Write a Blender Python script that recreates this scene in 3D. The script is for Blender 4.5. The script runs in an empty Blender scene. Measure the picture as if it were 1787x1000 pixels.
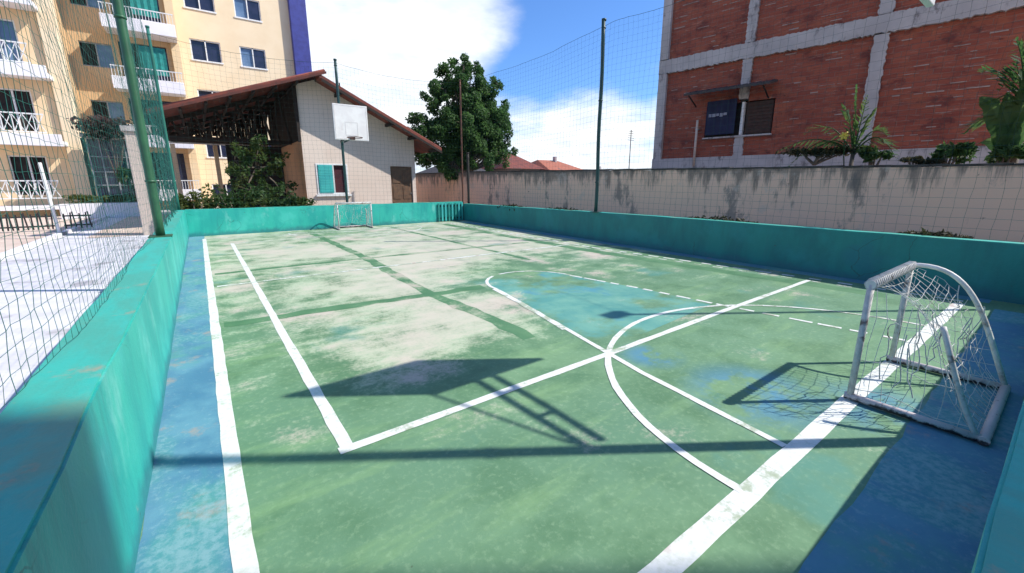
import bpy, math, random
from mathutils import Vector, Matrix
random.seed(7)
S = 1.5                      # all coordinates below are in units of the eye height (1.5 m)
C = bpy.context.scene.collection
R = math.radians

# ------------------------------------------------------------------ builders
class MB:
    def __init__(s): s.v = []; s.f = []; s.sm = []
    def face(s, pts, smooth=False):
        n = len(s.v); s.v += [tuple(p) for p in pts]; s.f.append(tuple(range(n, n+len(pts)))); s.sm.append(smooth)
    def box(s, x0, x1, y0, y1, z0, z1):
        n = len(s.v)
        s.v += [(x0,y0,z0),(x1,y0,z0),(x1,y1,z0),(x0,y1,z0),(x0,y0,z1),(x1,y0,z1),(x1,y1,z1),(x0,y1,z1)]
        for q in ((0,3,2,1),(4,5,6,7),(0,1,5,4),(1,2,6,5),(2,3,7,6),(3,0,4,7)):
            s.f.append(tuple(n+i for i in q)); s.sm.append(False)
        return s
    def prism(s, poly, a, b):
        """poly: list of 3D points (planar, ordered); a,b: offsets (Vector) of the two caps"""
        n = len(s.v); k = len(poly)
        s.v += [tuple(Vector(p)+Vector(a)) for p in poly] + [tuple(Vector(p)+Vector(b)) for p in poly]
        s.f.append(tuple(range(n+k-1, n-1, -1))); s.sm.append(False)
        s.f.append(tuple(range(n+k, n+2*k))); s.sm.append(False)
        for i in range(k):
            j = (i+1) % k
            s.f.append((n+i, n+j, n+k+j, n+k+i)); s.sm.append(False)
        return s
    def tube(s, path, r, n=8, cap=True, smooth=True):
        P = [Vector(p) for p in path]; m = len(P); base = len(s.v)
        rr = r if isinstance(r, (list, tuple)) else [r]*m
        t0 = (P[1]-P[0]).normalized()
        u = t0.orthogonal().normalized()
        for i in range(m):
            t = (P[min(i+1,m-1)]-P[max(i-1,0)]).normalized()
            u = (u - t*u.dot(t)).normalized(); w = t.cross(u)
            for k in range(n):
                a = 2*math.pi*k/n
                s.v.append(tuple(P[i] + (u*math.cos(a)+w*math.sin(a))*rr[i]))
        for i in range(m-1):
            for k in range(n):
                k2 = (k+1) % n
                s.f.append((base+i*n+k, base+i*n+k2, base+(i+1)*n+k2, base+(i+1)*n+k)); s.sm.append(smooth)
        if cap:
            s.f.append(tuple(base+k for k in range(n-1,-1,-1))); s.sm.append(False)
            s.f.append(tuple(base+(m-1)*n+k for k in range(n))); s.sm.append(False)
        return s
    def beam(s, a, b, w, h):
        """rectangular bar from a to b: w across, h high"""
        a = Vector(a); b = Vector(b); t = (b-a).normalized()
        up = Vector((0,0,1)) if abs(t.z) < .98 else Vector((0,1,0))
        x = t.cross(up).normalized(); z = x.cross(t)
        n = len(s.v)
        for p in (a, b):
            for sx, sz in ((-1,-1),(1,-1),(1,1),(-1,1)):
                s.v.append(tuple(p + x*(sx*w/2) + z*(sz*h/2)))
        for q in ((0,1,2,3),(7,6,5,4),(0,4,5,1),(1,5,6,2),(2,6,7,3),(3,7,4,0)):
            s.f.append(tuple(n+i for i in q)); s.sm.append(False)
        return s
    def scaled(s, k):
        s.v = [(x*k, y*k, z*k) for x, y, z in s.v]; return s
    def build(s, name, mat, parent=None, bevel=0, local=False, origin=None):
        o0 = Vector((0,0,0))
        if parent is not None and not local: o0 = world_of(parent)
        if origin is not None: o0 = o0 + Vector(origin)*S
        me = bpy.data.meshes.new(name)
        me.from_pydata([tuple(Vector(p)*S - o0) for p in s.v], [], s.f)
        me.polygons.foreach_set('use_smooth', s.sm)
        me.materials.append(mat); me.update()
        o = bpy.data.objects.new(name, me); C.objects.link(o)
        if parent is not None: o.parent = parent
        if origin is not None: o.location = Vector(origin)*S
        if bevel:
            b = o.modifiers.new('bevel', 'BEVEL'); b.width = bevel*S; b.segments = 2; b.limit_method = 'ANGLE'
        return o

def world_of(o):
    v = Vector((0,0,0))
    while o is not None: v = v + Vector(o.location); o = o.parent
    return v
def tag(o, label=None, cat=None, group=None, kind=None):
    if label: o['label'] = label
    if cat: o['category'] = cat
    if group: o['group'] = group
    if kind: o['kind'] = kind
    return o
def thing(name, label, cat, loc, rz=0, group=None):
    o = bpy.data.objects.new(name, None); C.objects.link(o)
    o.location = Vector(loc)*S; o.rotation_euler = (0,0,rz); o.empty_display_size = .2
    return tag(o, label, cat, group)
def box(name, mat, parent, x0,x1,y0,y1,z0,z1, bevel=0, local=False):
    return MB().box(x0,x1,y0,y1,z0,z1).build(name, mat, parent, bevel, local)
def dup(root, loc, rz, label):
    r = root.copy(); C.objects.link(r); r.location = Vector(loc)*S; r.rotation_euler = (0,0,rz); r['label'] = label
    for ch in list(root.children):
        c = ch.copy(); C.objects.link(c); c.parent = r
        for gch in list(ch.children):
            d = gch.copy(); C.objects.link(d); d.parent = c
    return r

# ------------------------------------------------------------------ materials
class N:
    def __init__(s, name, rough=.8):
        s.m = bpy.data.materials.new(name); s.m.use_nodes = True
        s.t = s.m.node_tree; s.b = s.t.nodes['Principled BSDF']; s.b.inputs['Roughness'].default_value = rough
        s.co = s.t.nodes.new('ShaderNodeTexCoord').outputs['Object']
    def new(s, k): return s.t.nodes.new('ShaderNode'+k)
    def put(s, sock, v):
        if hasattr(v, 'is_output') or isinstance(v, bpy.types.NodeSocket): s.t.links.new(v, sock)
        else: sock.default_value = v
    def map(s, scale=(1,1,1), rot=(0,0,0), loc=(0,0,0), src=None):
        n = s.new('Mapping'); s.put(n.inputs[0], src or s.co)
        n.inputs['Scale'].default_value = scale; n.inputs['Rotation'].default_value = rot; n.inputs['Location'].default_value = loc
        return n.outputs[0]
    def noise(s, scale, detail=4, rough=.55, vec=None, dist=0):
        n = s.new('TexNoise'); s.put(n.inputs['Vector'], vec or s.co)
        n.inputs['Scale'].default_value = scale; n.inputs['Detail'].default_value = detail
        n.inputs['Roughness'].default_value = rough; n.inputs['Distortion'].default_value = dist
        return n.outputs['Fac']
    def ramp(s, f, a, b, lo=0., hi=1.):
        n = s.new('MapRange'); n.clamp = True; n.interpolation_type = 'SMOOTHSTEP'
        s.put(n.inputs[0], f); n.inputs[1].default_value = a; n.inputs[2].default_value = b
        n.inputs[3].default_value = lo; n.inputs[4].default_value = hi
        return n.outputs[0]
    def math(s, op, a, b=0., clamp=False):
        n = s.new('Math'); n.operation = op; n.use_clamp = clamp; s.put(n.inputs[0], a); s.put(n.inputs[1], b); return n.outputs[0]
    def mix(s, f, a, b, mode='MIX'):
        n = s.new('Mix'); n.data_type = 'RGBA'; n.blend_type = mode; s.put(n.inputs[0], f)
        for k, v in ((6,a),(7,b)):
            if isinstance(v, (tuple, list)): n.inputs[k].default_value = (*v, 1)
            else: s.put(n.inputs[k], v)
        return n.outputs[2]
    def xyz(s, v=None):
        n = s.new('SeparateXYZ'); s.put(n.inputs[0], v or s.co); return n.outputs
    def col(s, c):
        if isinstance(c, (tuple, list)): s.b.inputs['Base Color'].default_value = (*c, 1)
        else: s.put(s.b.inputs['Base Color'], c)
    def bump(s, h, strength=.3, dist=.01):
        n = s.new('Bump'); n.inputs['Strength'].default_value = strength; n.inputs['Distance'].default_value = dist
        s.put(n.inputs['Height'], h); s.put(s.b.inputs['Normal'], n.outputs[0])
    def cracks(s, scale, width, vec=None, seed=0):
        w = s.new('VectorMath'); w.operation = 'ADD'; nz = s.new('TexNoise'); nz.inputs['Scale'].default_value = scale*1.7; nz.inputs['Detail'].default_value = 6
        s.put(nz.inputs['Vector'], s.map(loc=(seed,seed*2,0))); m = s.new('VectorMath'); m.operation = 'SCALE'; m.inputs['Scale'].default_value = .55/scale
        s.put(m.inputs[0], nz.outputs['Color']); s.put(w.inputs[0], vec or s.co); s.put(w.inputs[1], m.outputs[0])
        v = s.new('TexVoronoi'); v.feature = 'DISTANCE_TO_EDGE'; v.inputs['Scale'].default_value = scale; s.put(v.inputs['Vector'], w.outputs[0])
        line = s.ramp(v.outputs['Distance'], width*.4*scale, width*scale, 1, 0)
        return s.math('MULTIPLY', line, s.ramp(s.noise(scale*.9,3,.5,s.map(loc=(seed,3,1))), .48, .60))
    def blob(s, x, y, r0, r1):
        """1 inside r0 of (x,y), 0 outside r1 (eye units)"""
        n = s.new('VectorMath'); n.operation = 'DISTANCE'
        s.put(n.inputs[0], s.map((1,1,0))); n.inputs[1].default_value = (x*S, y*S, 0)
        return s.ramp(n.outputs['Value'], r0*S, r1*S, 1, 0)

def plain(name, a, b=None, scale=6, rough=.75, bump=0, detail=5, metal=0, c=None):
    n = N(name, rough); n.b.inputs['Metallic'].default_value = metal
    b = b or tuple(x*.8 for x in a)
    f = n.ramp(n.noise(scale, detail), .35, .65)
    k = n.mix(f, a, b)
    if c: k = n.mix(n.ramp(n.noise(scale*.37, 6, .6), .56, .68), k, c)
    n.col(k)
    if bump: n.bump(n.noise(scale*8, 4), bump)
    return n.m

def court_mat(name, kind):
    n = N(name, .72)
    big = n.noise(.55, 6, .6); mid = n.noise(2.2, 7, .65); fine = n.noise(26, 5, .7)
    sx = n.noise(1.5, 7, .65, n.map((.5,2.4,1), (0,0,R(-38))))          # broom / squeegee streaks
    sy = n.noise(3.2, 6, .6, n.map((.22,2.6,1), (0,0,R(8))))
    ga, gb, gc = (.092,.205,.098), (.165,.305,.160), (.118,.250,.145)
    green = n.mix(n.ramp(mid,.35,.65), ga, gb)
    green = n.mix(n.ramp(big,.40,.62), green, gc)
    green = n.mix(n.ramp(sx,.50,.70,0,.55), green, (.22,.38,.17))
    green = n.mix(n.ramp(fine,.48,.75,0,.5), green, (.27,.42,.24))
    # how much paint has worn off: strongest where the play is and towards the far half
    yy = n.xyz()[1]
    w = n.ramp(yy, 1.2*S, 5.5*S, -.08, .17)
    for x, y, r0, r1, k in ((1.15,2.75,.3,1.25,.23),(1.2,4.2,.2,1.1,.17),(.75,2.15,.1,.6,.15),(2.6,4.9,.3,1.3,.17),(1.55,2.3,.1,.7,.12),(1.0,1.3,.1,.5,.07),(3.3,6.5,.6,2.6,.10),(1.2,6.8,.3,1.8,.08),(2.1,2.9,.05,.5,.12)):
        w = n.math('ADD', w, n.math('MULTIPLY', n.blob(x,y,r0,r1), k))
    w = n.math('SUBTRACT', w, n.math('MULTIPLY', n.blob(.35,.75,.3,1.0), .10))
    base = n.math('ADD', n.math('MULTIPLY', n.math('ADD', n.math('MULTIPLY',big,.75), n.math('MULTIPLY',sy,.25)), .55), n.math('MULTIPLY', n.math('ADD', n.math('MULTIPLY',mid,.7), n.math('MULTIPLY',sx,.3)), .45))
    base = n.math('ADD', base, n.math('MULTIPLY', n.math('SUBTRACT',fine,.5), .22))
    base = n.math('ADD', n.math('MULTIPLY', n.math('SUBTRACT', base, .5), 1.9), .5); wear = n.math('ADD', base, w)
    pale = n.mix(n.ramp(mid,.36,.62), (.55,.53,.40), (.46,.55,.37))
    pale = n.mix(n.ramp(n.noise(1.1,5),.50,.66), pale, (.62,.50,.43))
    pale = n.mix(n.ramp(fine,.5,.75,0,.5), pale, (.38,.48,.30))
    if kind == 'green':
        bl = n.math('MAXIMUM', n.blob(2.05,.78,.08,.42), n.math('MAXIMUM', n.blob(2.02,1.36,.03,.24), n.blob(2.35,.36,.05,.38)))
        bl = n.math('MULTIPLY', bl, n.ramp(n.noise(2.4,7,.65,n.map(loc=(1,9,0))),.40,.56,0,.9))
        grit = n.noise(70,3,.7); wear = n.math('ADD', wear, n.math('MULTIPLY', n.math('SUBTRACT', grit, .5), .16))
        k = n.mix(n.ramp(wear,.50,.76,0,.78), green, pale); k = n.mix(n.ramp(wear,.66,.90,0,.75), k, (.58,.54,.43))
        k = n.mix(n.ramp(n.noise(.9,5,.6,n.map((1,1,1),loc=(7,3,0))),.60,.72,0,.55), k, (.07,.26,.22))
        k = n.mix(bl, k, (.07,.235,.36))
    elif kind == 'blue':
        mid2 = n.noise(1.9,7,.65,n.map((1,.45,1),loc=(2,6,0)))
        blue = n.mix(n.ramp(mid,.35,.65), (.068,.205,.315), (.115,.29,.38))
        blue = n.mix(n.ramp(mid2,.42,.60), blue, (.075,.28,.30))
        blue = n.mix(n.ramp(n.noise(.8,6,.6),.52,.66,0,.8), blue, (.10,.33,.24))
        blue = n.mix(n.ramp(n.noise(3.1,8,.7),.56,.68,0,.75), blue, (.34,.29,.25))
        k = n.mix(n.ramp(n.math('ADD',n.math('MULTIPLY',fine,.5),n.math('MULTIPLY',mid2,.5)),.47,.62,0,.6), blue, (.27,.43,.47))
    elif kind == 'key':
        key = n.mix(n.ramp(mid,.35,.65), (.085,.29,.25), (.15,.37,.29))
        key = n.mix(n.ramp(n.noise(1.3,6,.6),.55,.68,0,.7), key, (.06,.26,.36))
        key = n.mix(n.ramp(n.noise(.8,6,.62,n.map(loc=(3,1,0))),.46,.58), key, green)
        k = n.mix(n.ramp(wear,.60,.82,0,.75), key, pale)
    elif kind == 'dark_green':
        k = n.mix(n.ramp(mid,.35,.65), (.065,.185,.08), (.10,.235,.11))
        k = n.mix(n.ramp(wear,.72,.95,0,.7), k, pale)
    k = n.mix(n.ramp(n.noise(11,3,.6,n.map(loc=(2,7,0))),.745,.78,0,.6), k, (.07,.10,.06))
    n.col(k)
    n.bump(n.math('ADD', fine, n.math('MULTIPLY', mid, .6)), .25, .006)
    n.put(n.b.inputs['Roughness'], n.ramp(mid,.3,.7,.62,.85))
    return n.m

def line_mat(worn):
    n = N('line_paint', .7)
    f = n.noise(3.2, 8, .7); g = n.noise(22, 5, .7); h = n.noise(.7,3)
    k = n.mix(n.ramp(g,.4,.7), (.76,.77,.73), (.62,.65,.57))
    q = n.math('ADD', n.math('MULTIPLY', f, .65), n.math('MULTIPLY', g, .2)); q = n.math('ADD', q, n.math('MULTIPLY', h, .15))
    k = n.mix(n.ramp(q, worn, worn+.09, 0, .85), k, (.33,.40,.26))
    k = n.mix(n.ramp(n.noise(1.7,6),.62,.68,0,.7), k, (.50,.36,.31))
    n.col(k); n.bump(g,.2,.004)
    return n.m

def teal_mat(name, a=(.030,.44,.36), b=(.016,.35,.31), light=True):
    n = N(name, .5)
    st = n.noise(2.6, 6, .65, n.map((1,1,.28)))
    mid = n.noise(1.3, 6, .6); fine = n.noise(30, 4, .7)
    k = n.mix(n.ramp(st,.38,.62), a, b)
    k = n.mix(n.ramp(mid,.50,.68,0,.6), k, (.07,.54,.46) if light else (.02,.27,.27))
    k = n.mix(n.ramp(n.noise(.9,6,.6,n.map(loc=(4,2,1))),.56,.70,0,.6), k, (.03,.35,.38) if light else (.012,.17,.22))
    if light: k = scuff(n, k)
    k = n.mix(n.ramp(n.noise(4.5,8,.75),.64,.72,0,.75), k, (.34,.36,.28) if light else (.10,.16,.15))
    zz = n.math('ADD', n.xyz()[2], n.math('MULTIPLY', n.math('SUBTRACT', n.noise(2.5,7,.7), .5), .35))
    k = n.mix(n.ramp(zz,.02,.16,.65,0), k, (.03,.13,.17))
    k = n.mix(n.ramp(n.noise(9,4,.6,n.map(loc=(1,5,2))),.70,.77,0,.85), k, (.05,.10,.09))
    dr = n.noise(5.5,6,.65,n.map((1,1,.10),loc=(1,1,0)))
    k = n.mix(n.ramp(dr,.55,.70,0,.5), k, (.02,.20,.20))
    k = n.mix(n.math('MULTIPLY', n.cracks(1.1,.006,seed=4), .7), k, (.02,.10,.09))
    n.col(k); n.bump(n.math('ADD', fine, n.math('MULTIPLY', st, 1.5)), .35, .008)
    return n.m

def scuff(n, k):
    return n.mix(n.ramp(n.noise(2.1,8,.7,n.map((1,1,.5),loc=(3,8,1))),.56,.70,0,.55), k, (.22,.60,.54))
def teal_top_mat():
    n = N('teal_wall_worn', .6)
    mid = n.noise(1.7, 7, .65); st = n.noise(2.2, 6, .65, n.map((2.5,.6,1))); fine = n.noise(28,4,.7)
    k = n.mix(n.ramp(st,.40,.62), (.055,.37,.29), (.035,.44,.36))
    k = n.mix(n.ramp(mid,.52,.68,0,.7), k, (.16,.33,.22))
    k = n.mix(n.ramp(n.noise(2.4,8,.7,n.map(loc=(2,2,2))),.60,.69,0,.7), k, (.36,.30,.20))
    k = n.mix(n.ramp(n.noise(8,4,.6),.74,.80), k, (.06,.07,.06))
    n.col(k); n.bump(fine,.35,.008)
    return n.m

def plaster_mat(name, a, b, stain, amount=.6, top=None, lo=.58):
    n = N(name, .85)
    mid = n.noise(.9, 6, .6); fine = n.noise(24, 4, .7)
    k = n.mix(n.ramp(mid,.35,.65), a, b)
    v = n.noise(1.4, 8, .72, n.map((1,1,.45)))
    k = n.mix(n.ramp(v,lo,lo+.10,0,amount), k, stain)
    k = n.mix(n.ramp(n.noise(6,6,.7),.66,.74,0,amount*.8), k, tuple(x*.6 for x in stain))
    if top is not None:      # black mould creeping down from the coping
        z = n.xyz()[2]
        q = n.math('ADD', n.math('MULTIPLY', z, 1/S), n.math('MULTIPLY', n.math('SUBTRACT', n.noise(3.5,8,.75,n.map((1,1,.35))), .5), .55))
        k = n.mix(n.ramp(q, top-.06, top+.03, 0, .85), k, (.06,.055,.05))
        dz = n.math('ADD', n.math('MULTIPLY', z, .55/S), n.math('MULTIPLY', n.noise(4.2,7,.7,n.map((1,1,.13),loc=(0,4,0))), 1.0))
        dz = n.math('ADD', dz, n.math('MULTIPLY', n.noise(.8,3), .35))
        k = n.mix(n.ramp(dz, 1.20, 1.36, 0, .8), k, (.17,.14,.12))
        k = n.mix(n.ramp(n.noise(1.3,7,.7,n.map(loc=(6,2,3))), .57,.64,0,.5), k, (.62,.50,.42))
        k = n.mix(n.ramp(n.noise(3.4,6,.7,n.map(loc=(1,8,3))), .66,.71,0,.8), k, (.22,.10,.08))
    n.col(k); n.bump(fine,.3,.006)
    return n.m

def brick_mat():
    n = N('hollow_brick', .9)
    o = n.xyz(); c = n.new('CombineXYZ'); n.put(c.inputs[0], o[0]); n.put(c.inputs[1], o[2])
    wob = n.noise(1.2,3)
    v = n.new('VectorMath'); v.operation = 'ADD'; n.put(v.inputs[0], c.outputs[0])
    cc = n.new('CombineXYZ'); n.put(cc.inputs[1], n.math('ADD', n.math('MULTIPLY', n.math('SUBTRACT', wob,.5), .12), n.math('MULTIPLY', n.math('SUBTRACT', n.noise(7,3),.5), .05))); n.put(v.inputs[1], cc.outputs[0])
    b = n.new('TexBrick'); n.put(b.inputs['Vector'], v.outputs[0])
    b.inputs['Scale'].default_value = 1.0
    b.inputs['Brick Width'].default_value = .42; b.inputs['Row Height'].default_value = .165
    b.inputs['Mortar Size'].default_value = .009; b.inputs['Mortar Smooth'].default_value = .3; b.inputs['Bias'].default_value = -.1
    b.inputs['Color1'].default_value = (.40,.105,.058,1); b.inputs['Color2'].default_value = (.30,.070,.042,1)
    b.inputs['Mortar'].default_value = (.36,.20,.15,1)
    groove = n.noise(1, 2, .5, n.map((.6,.6,55)))
    k = n.mix(n.ramp(groove,.45,.6,0,.35), b.outputs['Color'], (.16,.035,.025))
    k = n.mix(n.ramp(n.noise(1.1,7,.65),.50,.66,0,.6), k, (.42,.125,.06))
    k = n.mix(n.ramp(n.noise(1.6,8,.75,n.map((1,1,9))),.56,.68,0,.8), k, (.48,.30,.23))
    k = n.mix(n.ramp(n.noise(2.0,8,.75,n.map((1,1,11),loc=(9,3,1))),.57,.66,0,.75), k, (.10,.025,.02))
    k = n.mix(n.ramp(n.noise(1.0,8,.72,n.map((1,1,1.6),loc=(5,0,2))),.51,.64,0,.75), k, (.13,.032,.028))
    n.col(k)
    n.bump(n.math('ADD', n.math('MULTIPLY', b.outputs['Fac'], -1.), n.math('MULTIPLY', groove, .5)), .9, .025)
    return n.m

def leaf_mat(name, a, b, c=None):
    n = N(name, .55)
    f = n.noise(1.3, 3); g = n.noise(14, 2)
    k = n.mix(n.ramp(g,.35,.65), a, b)
    if c: k = n.mix(n.ramp(f,.45,.62,0,.8), k, c)
    n.col(k)
    n.b.inputs['Specular IOR Level'].default_value = .25
    tr = n.new('BsdfTranslucent'); mx_ = n.new('MixShader'); mx_.inputs[0].default_value = .35
    hs = n.new('HueSaturation'); hs.inputs['Value'].default_value = 2.2; n.put(hs.inputs['Color'], k); n.put(tr.inputs[0], hs.outputs[0])
    out = n.t.nodes['Material Output']; n.put(mx_.inputs[1], n.b.outputs[0]); n.put(mx_.inputs[2], tr.outputs[0]); n.put(out.inputs[0], mx_.outputs[0])
    return n.m

M = {}
M['green'] = court_mat('court_green', 'green'); M['blue'] = court_mat('court_blue', 'blue')
M['key'] = court_mat('court_key', 'key'); M['dark_green'] = court_mat('court_dark_green', 'dark_green')
M['line'] = line_mat(.525); M['line_worn'] = line_mat(.46)
M['teal'] = teal_mat('teal_wall'); M['teal_top'] = teal_top_mat(); M['teal_deep'] = teal_mat('deep_teal_wall', (.012,.235,.215), (.010,.18,.18), light=False)  # the right wall gets a deeper, bluer teal
M['ground'] = plain('ground_soil', (.36,.33,.29), (.26,.24,.21), 1.2, .95, .3, c=(.20,.19,.13))
M['white_floor'] = plain('white_concrete', (.76,.74,.75), (.64,.62,.63), 2.5, .85, .4, c=(.40,.37,.38))
M['pink_floor'] = plain('pink_paving', (.62,.47,.38), (.70,.58,.48), 1.5, .8, .2)
M['cream'] = plaster_mat('cream_paint', (.78,.57,.33), (.80,.61,.38), (.60,.42,.24), .35)
M['cream_light'] = plaster_mat('cream_light', (.84,.68,.46), (.80,.63,.41), (.62,.52,.38), .3)
M['ochre'] = plaster_mat('ochre_paint', (.60,.40,.21), (.64,.45,.25), (.42,.27,.14), .5)
M['band_white'] = plaster_mat('band_white', (.80,.76,.78), (.84,.82,.82), (.55,.50,.50), .35)
M['purple'] = plain('purple_blue_paint', (.030,.036,.20), (.040,.050,.26), 3, .6)
M['house'] = plaster_mat('house_render', (.68,.55,.46), (.72,.60,.51), (.58,.46,.40), .35)
M['orange'] = plaster_mat('orange_render', (.62,.34,.17), (.55,.30,.16), (.36,.18,.12), .5)
M['pink_wall'] = plaster_mat('pink_plaster', (.93,.60,.43), (.89,.58,.43), (.28,.22,.19), .85, top=1.225, lo=.545)
M['pillar'] = plaster_mat('pillar_plaster', (.62,.50,.42), (.56,.47,.40), (.36,.29,.24), .5)
M['concrete'] = plaster_mat('raw_concrete', (.44,.40,.38), (.56,.51,.48), (.17,.145,.14), .9, lo=.53)
M['brick'] = brick_mat()
M['roof'] = plain('clay_tile', (.22,.055,.035), (.14,.04,.03), 3, .85, .3, c=(.10,.055,.045))
M['roof_edge'] = plain('weathered_fascia', (.13,.035,.025), (.08,.028,.022), 4, .85, .2)
M['roof_far'] = plain('clay_tile_far', (.42,.13,.07), (.34,.12,.07), 2, .85, .2, c=(.16,.10,.08))
M['wood'] = plain('dark_timber', (.024,.014,.010), (.014,.009,.007), 8, .8, .2)
M['door'] = plain('brown_door', (.16,.085,.045), (.11,.06,.035), 7, .6)
M['glass'] = plain('dark_glass', (.018,.024,.05), (.03,.035,.07), 2, .12)
M['glass_blue'] = plain('blue_glass', (.10,.17,.28), (.16,.24,.36), 2, .15)
M['dark'] = plain('dark_interior', (.015,.013,.014), (.025,.02,.02), 3, .9)
M['shutter'] = plain('teal_shutter', (.06,.46,.43), (.05,.40,.39), 3, .5)
M['curtain'] = plain('teal_curtain', (.02,.26,.22), (.015,.20,.18), 5, .85)
M['curtain_red'] = plain('maroon_curtain', (.07,.012,.02), (.04,.01,.015), 5, .9)
M['white'] = plain('white_paint', (.80,.80,.79), (.70,.70,.68), 7, .55, .1)
M['goal_white'] = plain('chipped_white_paint', (.76,.75,.72), (.60,.58,.55), 14, .5, .2, c=(.30,.22,.18))
M['goal_grey'] = plain('worn_grey_paint', (.50,.48,.47), (.62,.60,.58), 22, .6, .2, c=(.15,.11,.10))
M['goal_base'] = plain('rusty_white_paint', (.58,.47,.46), (.30,.22,.21), 22, .6, .3, c=(.05,.035,.035))
n_ = N('two_tone_base', .6)                          # dark iron with chipped white paint left on the upper side
q_ = n_.math('ADD', n_.xyz()[2], n_.math('MULTIPLY', n_.math('SUBTRACT', n_.noise(16,6,.7), .5), .10))
k_ = n_.mix(n_.ramp(q_, .020, .040), (.045,.032,.034), (.62,.53,.52))
n_.col(n_.mix(n_.ramp(n_.noise(30,5,.7),.60,.70,0,.8), k_, (.20,.12,.10))); M['goal_base'] = n_.m
M['rope'] = plain('nylon_rope', (.62,.62,.60), (.50,.50,.47), 20, .9, c=(.20,.19,.17))
M['net'] = plain('net_twine_dark', (.020,.060,.052), (.03,.075,.065), 3, .8)
M['net_side'] = plain('net_twine_teal', (.010,.115,.085), (.014,.15,.11), 3, .7)
M['pole_green'] = plain('green_pole_paint', (.030,.125,.060), (.022,.09,.048), 5, .45, .1, c=(.06,.12,.06))
M['pole_teal'] = plain('dark_teal_pole_paint', (.010,.065,.062), (.012,.05,.052), 5, .5, .1)
M['pole_rust'] = plain('rusty_pole', (.14,.055,.035), (.08,.04,.03), 8, .8, .2)
M['pole_dark'] = plain('dark_pole', (.03,.028,.025), (.05,.04,.035), 8, .8, .2)
M['board'] = plain('backboard_white', (.80,.79,.77), (.72,.70,.69), 4, .5, .1, c=(.60,.55,.52))
M['black'] = plain('black_iron', (.02,.018,.018), (.035,.03,.03), 9, .6)
M['leaf'] = leaf_mat('tree_leaf', (.024,.062,.018), (.055,.12,.034), (.095,.18,.05))
M['leaf_b'] = leaf_mat('shrub_leaf', (.025,.06,.018), (.05,.10,.03), (.09,.12,.03))
M['leaf_olive'] = leaf_mat('hedge_leaf', (.06,.085,.018), (.10,.12,.03), (.14,.12,.04))
M['leaf_maroon'] = leaf_mat('maroon_leaf', (.06,.03,.035), (.03,.05,.03), (.09,.04,.04))
M['leaf_dry'] = leaf_mat('dry_weed', (.025,.030,.015), (.04,.04,.02), (.06,.05,.03))
M['bark'] = plain('bark', (.16,.13,.10), (.10,.08,.065), 9, .9, .4)
M['palm'] = leaf_mat('palm_leaf', (.035,.08,.025), (.06,.12,.035), (.10,.13,.04))
M['yellow'] = plain('yellow_bloom', (.75,.55,.10), (.70,.48,.06), 9, .6)
M['shutter_dark'] = plain('dark_board', (.075,.038,.028), (.05,.027,.021), 7, .8, .2)
M['banner'] = plain('navy_cloth', (.007,.010,.045), (.010,.015,.06), 3, .7)
M['metal_sheet'] = plain('corrugated_sheet', (.07,.06,.055), (.045,.038,.036), 5, .7)
M['grey_metal'] = plain('grey_metal', (.35,.36,.37), (.25,.26,.27), 6, .45)
M['red_rim'] = plain('rim_paint', (.10,.03,.02), (.05,.03,.025), 8, .5)

# ------------------------------------------------------------------ camera
f_, cx_, cy_, yh_, vx_ = 725., 893.5, 480., 318., 345.
Yc = Vector((vx_-cx_, yh_-cy_, f_)).normalized()
Zc = Vector((1,0,0)).cross(Yc).normalized()
if Zc.y > 0: Zc = -Zc
Xc = Yc.cross(Zc)
if Xc.x < 0: Xc = -Xc
right = Vector((Xc[0], Yc[0], Zc[0])); down = Vector((Xc[1], Yc[1], Zc[1])); fwd = Vector((Xc[2], Yc[2], Zc[2]))
cam = bpy.data.cameras.new('camera'); co = bpy.data.objects.new('camera', cam); C.objects.link(co)
m = Matrix((right, -down, -fwd)).transposed().to_4x4(); m.translation = Vector((0,0,S))
co.matrix_world = m
cam.sensor_width = 36; cam.lens = f_/1787*36; cam.shift_y = -(500-cy_)/1787
cam.clip_start = .02; cam.clip_end = 3000
bpy.context.scene.camera = co

# ------------------------------------------------------------------ light
SUN = Vector((.83*math.cos(R(44)), -.558*math.cos(R(44)), math.sin(R(44)))).normalized()
sl = bpy.data.lights.new('sun', 'SUN'); sl.energy = 4.2; sl.angle = R(.55); sl.color = (1,.955,.88)
so = bpy.data.objects.new('sun', sl); C.objects.link(so)
so.rotation_euler = SUN.to_track_quat('Z','Y').to_euler(); so.location = SUN*60

w = bpy.data.worlds.new('World'); bpy.context.scene.world = w; w.use_nodes = True
t = w.node_tree; bg = t.nodes['Background']
sky = t.nodes.new('ShaderNodeTexSky'); sky.sky_type = 'NISHITA'; sky.sun_disc = False
sky.sun_elevation = R(44); sky.sun_rotation = math.atan2(SUN.x, SUN.y)
sky.air_density = 1.0; sky.dust_density = .6; sky.ozone_density = 3.0
tc = t.nodes.new('ShaderNodeTexCoord').outputs['Generated']
def wm(op, a, b=0., clamp=False):
    n = t.nodes.new('ShaderNodeMath'); n.operation = op; n.use_clamp = clamp
    for i, v in enumerate((a, b)):
        if isinstance(v, (int, float)): n.inputs[i].default_value = v
        else: t.links.new(v, n.inputs[i])
    return n.outputs[0]
def wr(fac, a, b, lo=0., hi=1.):
    n = t.nodes.new('ShaderNodeMapRange'); n.interpolation_type = 'SMOOTHSTEP'; n.clamp = True
    t.links.new(fac, n.inputs[0])
    for i, v in zip((1,2,3,4), (a,b,lo,hi)): n.inputs[i].default_value = v
    return n.outputs[0]
sep = t.nodes.new('ShaderNodeSeparateXYZ'); t.links.new(tc, sep.inputs[0])
den = wm('ADD', wm('MAXIMUM', sep.outputs[2], 0.), .16)
cmb = t.nodes.new('ShaderNodeCombineXYZ')
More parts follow.
